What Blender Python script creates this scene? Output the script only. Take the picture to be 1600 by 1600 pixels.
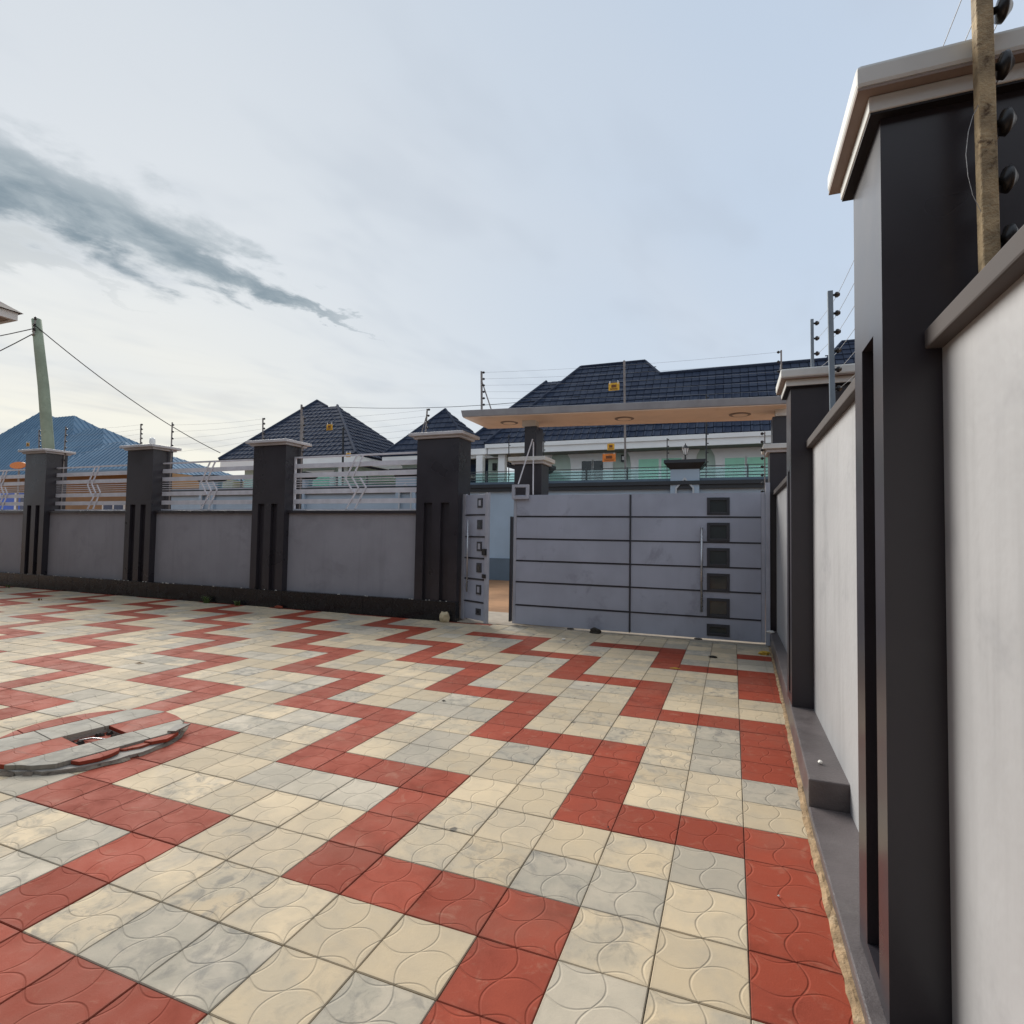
import bpy, bmesh, math, random
from mathutils import Vector, Matrix

random.seed(7)
for o in list(bpy.data.objects): bpy.data.objects.remove(o)
scn = bpy.context.scene
COL = scn.collection
R = math.radians

# ------------------------------------------------------------------ camera
CAM_POS = Vector((-0.0532, -1.8922, 1.4314))
YAW, PITCH, ROLL = 0.3728, 0.0402, 0.0160
fw = Vector((-math.sin(YAW)*math.cos(PITCH), math.cos(YAW)*math.cos(PITCH), math.sin(PITCH)))
rt = Vector((math.cos(YAW), math.sin(YAW), 0)); up = rt.cross(fw)
rt2 = rt*math.cos(ROLL) + up*math.sin(ROLL); up2 = up*math.cos(ROLL) - rt*math.sin(ROLL)
cam_d = bpy.data.cameras.new('camera'); cam = bpy.data.objects.new('camera', cam_d); COL.objects.link(cam)
M3 = Matrix((rt2, up2, -fw)).transposed()
cam.matrix_world = Matrix.Translation(CAM_POS) @ M3.to_4x4()
cam_d.sensor_width = 36; cam_d.lens = 880.97/1600*36
cam_d.clip_start = 0.02; cam_d.clip_end = 2000
scn.camera = cam

# ------------------------------------------------------------------ light and sky
SUN_AZ, SUN_EL = -55.0, 30.0          # degrees from +Y, negative towards -X (the bright side of the sky)
world = bpy.data.worlds.new('World'); scn.world = world; world.use_nodes = True
def build_world():
    nt = world.node_tree; N = nt.nodes; L = nt.links; N.clear()
    def nd(t, **k):
        n = N.new(t)
        for a, b in k.items(): setattr(n, a, b)
        return n
    def math_(op, a, b=None, c=None, clamp=False):
        n = nd('ShaderNodeMath', operation=op, use_clamp=clamp)
        for i, v in enumerate((a, b, c)):
            if v is None: continue
            if isinstance(v, (int, float)): n.inputs[i].default_value = v
            else: L.new(v, n.inputs[i])
        return n.outputs[0]
    def mixc(f, a, b):
        n = nd('ShaderNodeMix', data_type='RGBA')
        for i, v in ((0, f), (6, a), (7, b)):
            if isinstance(v, (int, float)): n.inputs[i].default_value = v
            elif isinstance(v, tuple): n.inputs[i].default_value = (*v, 1)
            else: L.new(v, n.inputs[i])
        return n.outputs[2]
    def sstep(v, a, b):
        n = nd('ShaderNodeMapRange', interpolation_type='SMOOTHSTEP')
        L.new(v, n.inputs[0]); n.inputs[1].default_value = a; n.inputs[2].default_value = b
        return n.outputs[0]
    def noise(vec, scale, detail=6, rough=.55, dist=0.0):
        n = nd('ShaderNodeTexNoise'); L.new(vec, n.inputs['Vector'])
        n.inputs['Scale'].default_value = scale; n.inputs['Detail'].default_value = detail
        n.inputs['Roughness'].default_value = rough; n.inputs['Distortion'].default_value = dist
        return n.outputs[0]
    S = 10.0        # cloud colours are in picture units, the background runs at 1/S
    sky = nd('ShaderNodeTexSky', sky_type='NISHITA', sun_disc=False, sun_elevation=R(SUN_EL), sun_rotation=R(-SUN_AZ),
             air_density=1.0, dust_density=1.5, ozone_density=1.2)
    tc = nd('ShaderNodeTexCoord'); g = tc.outputs['Generated']
    sp = nd('ShaderNodeSeparateXYZ'); L.new(g, sp.inputs[0]); X, Y, Z = sp.outputs
    zc = math_('MAXIMUM', Z, 0.0)
    den = math_('ADD', zc, 0.15)
    u = math_('DIVIDE', X, den); v = math_('DIVIDE', Y, den)
    # the cloud deck, in deck coordinates turned along the streaks
    ca, sa = math.cos(R(73)), math.sin(R(73))
    s = math_('ADD', math_('MULTIPLY', u, ca), math_('MULTIPLY', v, sa))      # along the streaks
    t = math_('SUBTRACT', math_('MULTIPLY', v, ca), math_('MULTIPLY', u, sa)) # across
    cb = nd('ShaderNodeCombineXYZ'); L.new(math_('MULTIPLY', s, 0.55), cb.inputs[0]); L.new(t, cb.inputs[1])
    deck = cb.outputs[0]
    n1 = noise(deck, 1.1, 2, .5, .3)
    n2 = noise(deck, 3.2, 3, .58, .25)
    # angle to the bright part of the sky
    az = R(-62); el = R(7)
    gd = (math.sin(az)*math.cos(el), math.cos(az)*math.cos(el), math.sin(el))
    dp = nd('ShaderNodeVectorMath', operation='DOT_PRODUCT'); L.new(g, dp.inputs[0]); dp.inputs[1].default_value = gd
    dot = math_('MAXIMUM', dp.outputs['Value'], 0.0)
    glow = math_('POWER', dot, 3.0)
    core = math_('POWER', dot, 8.0)
    veil = mixc(glow, (.56*S, .66*S, .79*S), (.80*S, .82*S, .82*S))
    anti = sstep(dp.outputs['Value'], .25, -.75)
    veil = mixc(math_('MULTIPLY', anti, .8), veil, (.82*S, .86*S, .92*S))
    low = sstep(Z, .42, .04)
    veil = mixc(math_('MULTIPLY', math_('MULTIPLY', low, core), .9), veil, (.98*S, .93*S, .77*S))
    veil = mixc(math_('MULTIPLY', sstep(n1, .38, .66), .40), veil, (.69*S, .73*S, .78*S))
    veil = mixc(math_('MULTIPLY', sstep(n2, .46, .74), .34), veil, (.50*S, .555*S, .63*S))
    cover = math_('ADD', math_('MULTIPLY', glow, .12), .80)
    col = mixc(cover, sky.outputs[0], veil)
    # soft grey bars low over the horizon
    cb2 = nd('ShaderNodeCombineXYZ'); L.new(math_('MULTIPLY', X, 1.6), cb2.inputs[0]); L.new(math_('MULTIPLY', Y, 1.6), cb2.inputs[1]); L.new(math_('MULTIPLY', Z, 14.0), cb2.inputs[2])
    n4 = noise(cb2.outputs[0], 1.5, 3, .6, .4)
    bars = math_('MULTIPLY', sstep(n4, .52, .72), sstep(Z, .34, .10))
    col = mixc(math_('MULTIPLY', bars, .60), col, (.56*S, .575*S, .59*S))
    # dark ragged cloud bank over the left of the yard and its thinner neighbour
    cb3 = nd('ShaderNodeCombineXYZ'); L.new(math_('MULTIPLY', s, .9), cb3.inputs[0]); L.new(math_('MULTIPLY', t, 1.25), cb3.inputs[1])
    n3 = noise(cb3.outputs[0], 6.0, 6, .60, .2)
    n5 = noise(cb3.outputs[0], 2.6, 2, .5, .0)
    def bank(t0, width, s_end, s_soft, amount):
        wob = math_('MULTIPLY', math_('SUBTRACT', n3, .5), .46)
        wob2 = math_('MULTIPLY', math_('SUBTRACT', n5, .5), .30)
        d = math_('ABSOLUTE', math_('ADD', math_('ADD', math_('SUBTRACT', t, t0), wob), wob2))
        thin = math_('MULTIPLY', sstep(s, s_end, s_end - s_soft), width)
        d = math_('DIVIDE', d, math_('ADD', thin, .003))
        m = math_('POWER', sstep(d, 1.3, .35), 1.2)
        m = math_('MULTIPLY', m, sstep(s, s_end + .06, s_end - .48))
        return math_('MULTIPLY', m, amount)
    b1 = bank(1.60, .20, 1.32, 1.0, .95)
    b2 = bank(1.87, .085, .72, .55, .5)
    bcol = mixc(sstep(n3, .35, .7), (.21*S, .275*S, .325*S), (.40*S, .46*S, .50*S))
    col = mixc(b2, col, (.46*S, .50*S, .52*S))
    col = mixc(b1, col, bcol)
    below = sstep(Z, 0.0, -.05)
    col = mixc(below, col, (.25*S, .22*S, .19*S))
    bg = nd('ShaderNodeBackground'); L.new(col, bg.inputs[0]); bg.inputs[1].default_value = 1.0/S
    out = nd('ShaderNodeOutputWorld'); L.new(bg.outputs[0], out.inputs[0])
build_world()
world.cycles.sampling_method = 'NONE'
sun_d = bpy.data.lights.new('sun', 'SUN'); sun_d.energy = 4.2; sun_d.angle = R(38); sun_d.color = (1, .95, .875)
sun = bpy.data.objects.new('sun', sun_d); COL.objects.link(sun)
sdir = Vector((math.sin(R(SUN_AZ))*math.cos(R(SUN_EL)), math.cos(R(SUN_AZ))*math.cos(R(SUN_EL)), math.sin(R(SUN_EL))))
sun.rotation_euler = (-sdir).to_track_quat('-Z', 'Y').to_euler(); sun.location = sdir*60
vs = scn.view_settings
scn.display_settings.display_device = 'sRGB'
vs.view_transform = 'Standard'; vs.look = 'None'; vs.gamma = 1.0; vs.use_curve_mapping = False
vs.exposure = 0.12
cy = scn.cycles; cy.max_bounces = 5; cy.diffuse_bounces = 3; cy.glossy_bounces = 2; cy.transmission_bounces = 2; cy.transparent_max_bounces = 6; cy.caustics_reflective = False; cy.caustics_refractive = False

# ------------------------------------------------------------------ materials
MATS = {}
def newmat(name):
    m = bpy.data.materials.new(name); m.use_nodes = True; m.node_tree.nodes.clear(); return m
class NT:
    def __init__(s, m): s.nt = m.node_tree; s.N = s.nt.nodes; s.L = s.nt.links
    def nd(s, t, **k):
        n = s.N.new(t)
        for a, b in k.items(): setattr(n, a, b)
        return n
    def put(s, sock, v):
        if isinstance(v, (int, float)): sock.default_value = v
        elif isinstance(v, tuple): sock.default_value = (*v, 1) if len(v) == 3 and sock.type == 'RGBA' else v
        else: s.L.new(v, sock)
    def m(s, op, a, b=None, c=None, clamp=False):
        n = s.nd('ShaderNodeMath', operation=op, use_clamp=clamp)
        for i, v in enumerate((a, b, c)):
            if v is not None: s.put(n.inputs[i], v)
        return n.outputs[0]
    def mix(s, f, a, b):
        n = s.nd('ShaderNodeMix', data_type='RGBA'); s.put(n.inputs[0], f); s.put(n.inputs[6], a); s.put(n.inputs[7], b); return n.outputs[2]
    def ss(s, v, a, b, c=0.0, d=1.0):
        n = s.nd('ShaderNodeMapRange', interpolation_type='SMOOTHSTEP'); s.put(n.inputs[0], v)
        n.inputs[1].default_value = a; n.inputs[2].default_value = b; n.inputs[3].default_value = c; n.inputs[4].default_value = d; return n.outputs[0]
    def noise(s, vec, scale, detail=5, rough=.55, dist=0.0, w=None):
        n = s.nd('ShaderNodeTexNoise')
        if w is not None: n.noise_dimensions = '4D'; s.put(n.inputs['W'], w)
        s.L.new(vec, n.inputs['Vector']); n.inputs['Scale'].default_value = scale; n.inputs['Detail'].default_value = detail
        n.inputs['Roughness'].default_value = rough; n.inputs['Distortion'].default_value = dist
        return n.outputs[0]
    def pos(s): return s.nd('ShaderNodeNewGeometry').outputs['Position']
    def scalev(s, vec, k):
        n = s.nd('ShaderNodeVectorMath', operation='MULTIPLY'); s.L.new(vec, n.inputs[0]); n.inputs[1].default_value = k; return n.outputs[0]
    def bump(s, h, strength, dist=.01):
        n = s.nd('ShaderNodeBump'); s.put(n.inputs['Height'], h); n.inputs['Strength'].default_value = strength; n.inputs['Distance'].default_value = dist; return n.outputs[0]
    def out(s, col, rough, spec=.5, metal=0.0, nrm=None, coat=0.0, alpha=None, trans=None):
        b = s.nd('ShaderNodeBsdfPrincipled'); s.put(b.inputs['Base Color'], col); s.put(b.inputs['Roughness'], rough)
        b.inputs['Specular IOR Level'].default_value = spec; b.inputs['Metallic'].default_value = metal
        if coat: b.inputs['Coat Weight'].default_value = coat; b.inputs['Coat Roughness'].default_value = .15
        if nrm is not None: s.L.new(nrm, b.inputs['Normal'])
        o = s.nd('ShaderNodeOutputMaterial'); s.L.new(b.outputs[0], o.inputs[0]); return b

def mul(c, k): return tuple(max(0, min(1, x*k)) for x in c)
def paint(name, col, rough=.55, spec=.5, var=.12, scale=1.7, bump=.15, bscale=90, streak=0.0, dirt=None, dirt_amt=.4, metal=0.0, dirt_scale=2.5):
    m = newmat(name); n = NT(m); P = n.pos()
    a = n.noise(P, scale, 3, .6)
    c = n.mix(n.ss(a, .3, .7), mul(col, 1-var), mul(col, 1+var))
    if streak:
        sv = n.scalev(P, (9, 9, .7)); b = n.noise(sv, 1.0, 3, .6)
        c = n.mix(n.m('MULTIPLY', n.ss(b, .48, .75), streak), c, mul(col, .55))
    if dirt:
        d = n.noise(P, dirt_scale, 5, .66, .4)
        c = n.mix(n.m('MULTIPLY', n.ss(d, .55, .72), dirt_amt), c, dirt)
    f = n.noise(P, bscale, 2, .6)
    r = n.ss(a, .2, .8, max(.05, rough-.08), min(1, rough+.08))
    h = n.m('ADD', f, n.m('MULTIPLY', a, .8))
    n.out(c, r, spec, metal, n.bump(h, bump, .006) if bump >= .3 else None)
    MATS[name] = m; return m

paint('charcoal_paint', (.030, .027, .033), .32, .5, .12, 1.5, 0, 40, dirt=(.042, .039, .045), dirt_amt=.25)
paint('panel_grey', (.385, .39, .40), .50, .4, .07, .8, .35, 14, streak=.26, dirt=(.26, .265, .28), dirt_amt=.55, dirt_scale=1.9)
paint('fence_grey', (.275, .275, .305), .62, .4, .08, 1.2, .3, 16, streak=.18, dirt=(.20, .20, .22), dirt_amt=.45, dirt_scale=1.6)
paint('plinth_grey', (.11, .095, .095), .42, .45, .18, 3, .4, 60, dirt=(.16, .145, .14), dirt_amt=.45, dirt_scale=5)
paint('coping_brown', (.085, .076, .074), .75, .2, .12, 3, .2, 80, dirt=(.12, .108, .105), dirt_amt=.4)
paint('cap_white', (.60, .61, .59), .55, .4, .08, 3, .2, 80, dirt=(.34, .31, .28), dirt_amt=.35, dirt_scale=4)
paint('cap_soffit', (.24, .19, .165), .7, .3, .1, 3, .2, 80)
paint('fence_cap', (.50, .49, .50), .5, .45, .1, 3, .2, 80, dirt=(.22, .21, .21), dirt_amt=.3)
paint('granite', (.013, .013, .015), .25, .4, .25, 6, .1, 120, dirt=(.026, .025, .026), dirt_amt=.3, dirt_scale=5)
paint('gate_paint', (.34, .365, .44), .40, .5, .08, 1.3, .45, 2.2, streak=.08, dirt=(.20, .21, .255), dirt_amt=.55, dirt_scale=2.4)
paint('gate_dark', (.030, .033, .042), .4, .5, .1, 3, 0)
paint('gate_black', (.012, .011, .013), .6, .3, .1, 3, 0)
paint('gate_frame', (.38, .395, .45), .42, .5, .1, 3, .1, 60)
paint('gate_glass', (.022, .032, .036), .12, .6, .1, 3, 0)
paint('steel', (.42, .42, .43), .28, .5, .08, 6, .05, 120, metal=.85)
paint('rail_paint', (.62, .625, .67), .40, .5, .08, 5, .05, 90)
paint('post_metal', (.22, .20, .19), .5, .5, .2, 6, .2, 90, dirt=(.20, .12, .07), dirt_amt=.4, dirt_scale=9)
paint('post_blue', (.16, .20, .24), .45, .5, .15, 6, .1, 90)
paint('rusty_post', (.36, .28, .17), .75, .3, .3, 14, .8, 110, streak=.8, dirt=(.075, .045, .025), dirt_amt=.95, dirt_scale=26)
paint('insulator_black', (.012, .012, .014), .35, .5, .1, 4, 0)
paint('wire_metal', (.30, .31, .33), .45, .5, .05, 4, 0, metal=.3)
paint('soffit_tan', (.78, .61, .48), .6, .35, .08, 1.6, .2, 60, dirt=(.64, .46, .33), dirt_amt=.35, dirt_scale=2.2)
paint('canopy_grey', (.30, .31, .33), .5, .4, .1, 3, .2, 60, streak=.1, dirt=(.2, .2, .21), dirt_amt=.35)
paint('sand_mortar', (.33, .23, .135), .9, .2, .3, 14, 1.0, 60, dirt=(.50, .40, .27), dirt_amt=.7, dirt_scale=22)
paint('concrete', (.30, .28, .25), .85, .25, .2, 4, .7, 45, dirt=(.16, .145, .125), dirt_amt=.6, dirt_scale=6)
paint('cover_concrete', (.20, .165, .13), .9, .2, .3, 9, .9, 60, dirt=(.07, .06, .05), dirt_amt=.8, dirt_scale=14)
paint('bed', (.085, .072, .058), .95, .2, .25, 14, .6, 80)
paint('debris_dark', (.045, .04, .034), .9, .2, .3, 25, .5, 90)
paint('earth', (.33, .185, .10), .95, .15, .22, .9, .9, 14, dirt=(.22, .13, .08), dirt_amt=.6, dirt_scale=2.6)
paint('sill_concrete', (.36, .31, .25), .85, .25, .15, 4, .5, 50, dirt=(.28, .19, .11), dirt_amt=.6, dirt_scale=5)
paint('opposite_blue', (.34, .45, .56), .6, .4, .07, .7, .2, 40, streak=.06)
paint('opposite_plinth', (.11, .155, .20), .6, .4, .1, 1, .2, 40)
paint('opposite_dark', (.020, .025, .032), .45, .5, .1, 2, .1, 40)
paint('opposite_trim', (.42, .47, .51), .55, .4, .06, 2, .1, 40)
paint('rail_dark', (.05, .065, .072), .4, .5, .1, 2, 0)
paint('house_green', (.50, .60, .52), .65, .35, .05, .8, .1, 40)
paint('house_white', (.86, .86, .84), .6, .35, .04, 1, .1, 40)
paint('house_soffit', (.15, .16, .14), .7, .3, .1, 1, 0)
paint('window_dark', (.006, .012, .011), .08, .6, .1, 1, 0)
paint('window_green', (.30, .70, .48), .10, .6, .06, 1.5, 0)
paint('lamp_black', (.012, .012, .013), .4, .5, .1, 2, 0)
paint('lamp_white', (.75, .75, .73), .35, .5, .05, 2, 0)
paint('sign_yellow', (.72, .40, .035), .5, .4, .12, 12, 0, dirt=(.55, .24, .05), dirt_amt=.3, dirt_scale=20)
paint('sign_orange', (.70, .22, .04), .5, .4, .12, 12, 0)
paint('sign_print', (.17, .07, .03), .6, .3, .2, 30, 0)
paint('blue_sheet', (.115, .205, .30), .5, .5, .08, .5, 0, 20)
paint('tan_wall', (.36, .22, .12), .8, .3, .12, .8, .2, 20)
paint('shutter_blue', (.02, .12, .62), .4, .5, .1, 2, 0)
paint('window_navy', (.012, .014, .08), .15, .5, .1, 2, 0)
paint('pole_green', (.27, .32, .24), .8, .3, .15, 2, .4, 20, dirt=(.13, .15, .11), dirt_amt=.5, dirt_scale=4)
paint('own_roof', (.05, .032, .028), .6, .4, .1, 2, .2, 30)
paint('own_fascia', (.66, .64, .61), .6, .4, .05, 2, .1, 30)
paint('own_soffit', (.34, .27, .22), .7, .3, .08, 2, .1, 30)
paint('own_wall', (.17, .165, .17), .7, .3, .06, 1, .2, 30)
paint('stone_pale', (.50, .42, .28), .85, .3, .2, 12, .6, 40)
paint('weed_green', (.075, .115, .035), .7, .3, .3, 20, 0)
paint('dry_leaf', (.23, .12, .035), .75, .3, .3, 20, 0)
paint('litter_yellow', (.55, .36, .06), .7, .3, .2, 25, .3, 60)
paint('litter_white', (.75, .73, .68), .6, .3, .1, 20, 0)

def roof_mat():
    m = newmat('roof_tile_navy'); n = NT(m); P = n.pos()
    oi = n.nd('ShaderNodeObjectInfo').outputs['Random']; g = n.nd('ShaderNodeNewGeometry').outputs['Random Per Island']
    r = n.m('FRACT', n.m('ADD', oi, g))
    c = n.mix(r, (.020, .030, .056), (.036, .049, .080))
    c = n.mix(n.m('MULTIPLY', n.ss(n.noise(P, 2.2, 5), .45, .75), .5), c, (.050, .064, .094))
    n.out(c, .8, .12, 0, None); MATS['roof_tile_navy'] = m
roof_mat()
def sheet_mat():
    m = newmat('blue_roof_sheet'); n = NT(m); P = n.pos()
    c = n.mix(n.ss(n.noise(P, .5, 5), .35, .7), (.085, .165, .255), (.115, .21, .31))
    n.out(c, .75, .15, 0, None); MATS['blue_roof_sheet'] = m
sheet_mat()
def glass_mat():
    m = newmat('teal_glass'); n = NT(m)
    t = n.nd('ShaderNodeBsdfTransparent'); t.inputs[0].default_value = (.70, .87, .86, 1)
    g = n.nd('ShaderNodeBsdfGlossy'); g.inputs[1].default_value = .05; g.inputs[0].default_value = (.9, .95, .95, 1)
    mx = n.nd('ShaderNodeMixShader'); mx.inputs[0].default_value = .12
    n.L.new(t.outputs[0], mx.inputs[1]); n.L.new(g.outputs[0], mx.inputs[2])
    o = n.nd('ShaderNodeOutputMaterial'); n.L.new(mx.outputs[0], o.inputs[0]); MATS['teal_glass'] = m
glass_mat()

T = 0.30
def tile_mat(name, base, alt, kind):
    m = newmat(name); n = NT(m); P = n.pos()
    oi = n.nd('ShaderNodeObjectInfo').outputs['Random']; g = n.nd('ShaderNodeNewGeometry').outputs['Random Per Island']
    rnd = n.m('FRACT', n.m('ADD', oi, n.m('MULTIPLY', g, 7.31)))
    rnd2 = n.m('FRACT', n.m('MULTIPLY', rnd, 17.77))
    sp = n.nd('ShaderNodeSeparateXYZ'); n.L.new(P, sp.inputs[0])
    u = n.m('DIVIDE', sp.outputs[0], T); v = n.m('DIVIDE', sp.outputs[1], T)
    A = .095
    uu = n.m('ADD', u, n.m('MULTIPLY', n.m('SINE', n.m('MULTIPLY', v, 2*math.pi)), A))
    vv = n.m('ADD', v, n.m('MULTIPLY', n.m('SINE', n.m('MULTIPLY', u, 2*math.pi)), A))
    def near(q): return n.m('MULTIPLY', n.m('ABSOLUTE', n.m('SUBTRACT', n.m('FRACT', n.m('ADD', n.m('MULTIPLY', q, 2), .5)), .5)), .5)
    d = n.m('MINIMUM', near(uu), near(vv))
    groove = n.ss(d, .001, .020)                   # 0 in the moulded line, 1 on the face
    off = n.nd('ShaderNodeCombineXYZ'); n.put(off.inputs[2], n.m('MULTIPLY', rnd, 40.0))
    ad = n.nd('ShaderNodeVectorMath', operation='ADD'); n.L.new(P, ad.inputs[0]); n.L.new(off.outputs[0], ad.inputs[1]); Q = ad.outputs[0]
    a = n.noise(Q, 4.0, 4, .62, .3); b = n.noise(Q, 11, 5, .66, .6); f = n.noise(P, 160, 1, .6)
    c = n.mix(rnd, mul(base, .80), mul(base, 1.10))
    c = n.mix(n.m('MULTIPLY', n.ss(a, .38, .62), n.m('ADD', n.m('MULTIPLY', rnd2, .75), .2)), c, alt)
    ed = n.m('MINIMUM', n.m('ABSOLUTE', n.m('SUBTRACT', n.m('FRACT', n.m('ADD', u, .5)), .5)), n.m('ABSOLUTE', n.m('SUBTRACT', n.m('FRACT', n.m('ADD', v, .5)), .5)))
    sv = n.noise(P, 1.1, 5, .65, .3)
    if kind == 'red':
        c = n.mix(n.m('MULTIPLY', n.ss(b, .55, .75), .40), c, (.42, .22, .15))
        c = n.mix(n.m('MULTIPLY', n.ss(a, .56, .76), .6), c, mul(base, .48))
        c = n.mix(n.m('MULTIPLY', n.ss(sv, .46, .66), .30), c, (.26, .12, .085))
        c = n.mix(n.m('MULTIPLY', n.ss(n.m('ADD', ed, n.m('MULTIPLY', b, .10)), .10, .045), .35), c, (.13, .05, .035))
    else:
        k = n.m('POWER', rnd2, 1.6)
        c = n.mix(n.m('MULTIPLY', n.ss(b, .47, .68), n.m('MULTIPLY', k, .80)), c, (.20, .192, .175))
        c = n.mix(n.m('MULTIPLY', n.ss(n.noise(Q, 2.2, 4, .6, .6), .50, .68), n.m('ADD', n.m('MULTIPLY', rnd, .45), .10)), c, (.285, .275, .25))
        c = n.mix(n.m('MULTIPLY', n.ss(sv, .48, .70), .34), c, (.27, .25, .215))
        c = n.mix(n.m('MULTIPLY', n.ss(n.m('ADD', ed, n.m('MULTIPLY', b, .12)), .11, .05), .32), c, (.24, .21, .165))
        # scattered dark oil spots
        vo = n.nd('ShaderNodeTexVoronoi'); vo.inputs['Scale'].default_value = 6.0; n.L.new(P, vo.inputs['Vector'])
        spot = n.m('MULTIPLY', n.ss(n.m('ADD', vo.outputs['Distance'], n.m('MULTIPLY', n.noise(P, 24, 3), .22)), .26, .19), n.ss(n.noise(P, 1.15, 2), .56, .62))
        c = n.mix(n.m('MULTIPLY', spot, .8), c, (.085, .083, .080))
    c = n.mix(n.m('MULTIPLY', n.m('SUBTRACT', 1.0, groove), .16), c, mul(alt, .55))
    h = n.m('ADD', n.m('MULTIPLY', groove, 1.0), n.m('ADD', n.m('MULTIPLY', f, .16), n.m('MULTIPLY', b, .45)))
    n.out(c, n.ss(a, .2, .8, .66, .86), .14, 0, n.bump(h, .42, .007)); MATS[name] = m
tile_mat('tile_red', (.335, .064, .034), (.27, .056, .034), 'red')
tile_mat('tile_cream', (.60, .485, .325), (.46, .405, .31), 'cream')
tile_mat('tile_grey', (.50, .44, .345), (.375, .345, .28), 'grey')
tile_mat('tile_worn', (.36, .335, .28), (.26, .245, .21), 'grey')

# ------------------------------------------------------------------ mesh helpers
ORG = {}
class MB:
    def __init__(s): s.v = []; s.f = []; s.mi = []; s.cur = 0
    def add(s, vs, fs):
        b = len(s.v); s.v += [tuple(p) for p in vs]
        for f in fs: s.f.append([b+i for i in f]); s.mi.append(s.cur)
        return s
    def box(s, x0, x1, y0, y1, z0, z1):
        return s.add([(x0,y0,z0),(x1,y0,z0),(x1,y1,z0),(x0,y1,z0),(x0,y0,z1),(x1,y0,z1),(x1,y1,z1),(x0,y1,z1)],
                     [(0,3,2,1),(4,5,6,7),(0,1,5,4),(1,2,6,5),(2,3,7,6),(3,0,4,7)])
    def hexa(s, p): return s.add(p, [(0,3,2,1),(4,5,6,7),(0,1,5,4),(1,2,6,5),(2,3,7,6),(3,0,4,7)])
    def prism(s, poly, vec):
        n = len(poly); vec = Vector(vec); p = [Vector(q) for q in poly]; q = [a+vec for a in p]
        return s.add(p+q, [tuple(reversed(range(n))), tuple(range(n, 2*n))] + [(i, (i+1) % n, n+(i+1) % n, n+i) for i in range(n)])
    def prism_z(s, poly, z0, z1): return s.prism([(x, y, z0) for x, y in poly], (0, 0, z1-z0))
    def cyl(s, p0, p1, r0, r1=None, n=10):
        r1 = r0 if r1 is None else r1; p0 = Vector(p0); p1 = Vector(p1); d = (p1-p0).normalized()
        a = d.orthogonal().normalized(); b = d.cross(a)
        c = [(math.cos(2*math.pi*i/n), math.sin(2*math.pi*i/n)) for i in range(n)]
        vs = [p0+(a*x+b*y)*r0 for x, y in c] + [p1+(a*x+b*y)*r1 for x, y in c]
        return s.add(vs, [tuple(reversed(range(n))), tuple(range(n, 2*n))] + [(i, (i+1) % n, n+(i+1) % n, n+i) for i in range(n)])
    def tube(s, pts, r, n=6):
        pts = [Vector(p) for p in pts]; rings = []
        rr = r if isinstance(r, (list, tuple)) else [r]*len(pts)
        d0 = (pts[1]-pts[0]).normalized(); a = d0.orthogonal().normalized()
        for i, p in enumerate(pts):
            d = (pts[min(i+1, len(pts)-1)]-pts[max(i-1, 0)]).normalized()
            a = (a - d*a.dot(d)).normalized(); b = d.cross(a)
            rings.append([p+(a*math.cos(2*math.pi*k/n)+b*math.sin(2*math.pi*k/n))*rr[i] for k in range(n)])
        vs = [q for g in rings for q in g]; fs = []
        for i in range(len(pts)-1):
            for k in range(n): fs.append((i*n+k, i*n+(k+1) % n, (i+1)*n+(k+1) % n, (i+1)*n+k))
        fs += [tuple(reversed(range(n))), tuple(range((len(pts)-1)*n, len(pts)*n))]
        return s.add(vs, fs)
    def lathe(s, c, prof, n=12):
        c = Vector(c); vs = []; fs = []
        for r, z in prof:
            for k in range(n): vs.append(c+Vector((r*math.cos(2*math.pi*k/n), r*math.sin(2*math.pi*k/n), z)))
        for i in range(len(prof)-1):
            for k in range(n): fs.append((i*n+k, i*n+(k+1) % n, (i+1)*n+(k+1) % n, (i+1)*n+k))
        fs += [tuple(reversed(range(n))), tuple(range((len(prof)-1)*n, len(prof)*n))]
        return s.add(vs, fs)
    def mesh(s, name, mats, org=Vector((0, 0, 0)), smooth=False):
        me = bpy.data.meshes.new(name); me.from_pydata([tuple(Vector(p)-org) for p in s.v], [], s.f)
        for m in (mats if isinstance(mats, (list, tuple)) else [mats]): me.materials.append(MATS[m])
        me.polygons.foreach_set('material_index', s.mi)
        bm = bmesh.new(); bm.from_mesh(me); bmesh.ops.recalc_face_normals(bm, faces=bm.faces); bm.to_mesh(me); bm.free()
        if smooth:
            me.polygons.foreach_set('use_smooth', [True]*len(me.polygons))
        me.update(); return me
    def build(s, name, mats, parent=None, org=None, bevel=0.0, smooth=False, seg=2):
        o0 = ORG[parent.name] if parent else Vector(org if org is not None else (0, 0, 0))
        ob = bpy.data.objects.new(name, s.mesh(name, mats, o0, smooth)); COL.objects.link(ob); ORG[ob.name] = o0
        if parent: ob.parent = parent
        else: ob.location = o0
        if bevel:
            b = ob.modifiers.new('bevel', 'BEVEL'); b.width = bevel; b.segments = seg; b.limit_method = 'ANGLE'; b.angle_limit = R(40)
        return ob
def empty(name, loc):
    o = bpy.data.objects.new(name, None); COL.objects.link(o); o.location = loc; o.empty_display_size = .2; ORG[o.name] = Vector(loc); return o
def tag(o, label=None, cat=None, group=None, kind=None):
    for k, v in (('label', label), ('category', cat), ('group', group), ('kind', kind)):
        if v: o[k] = v
    return o
def link_piece(name, me, parent, loc, rot=None):
    ob = bpy.data.objects.new(name, me); COL.objects.link(ob); ob.parent = parent
    ob.location = Vector(loc)-ORG[parent.name]
    if rot is not None: ob.rotation_euler = rot
    ORG[ob.name] = ORG[parent.name]
    return ob
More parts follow.
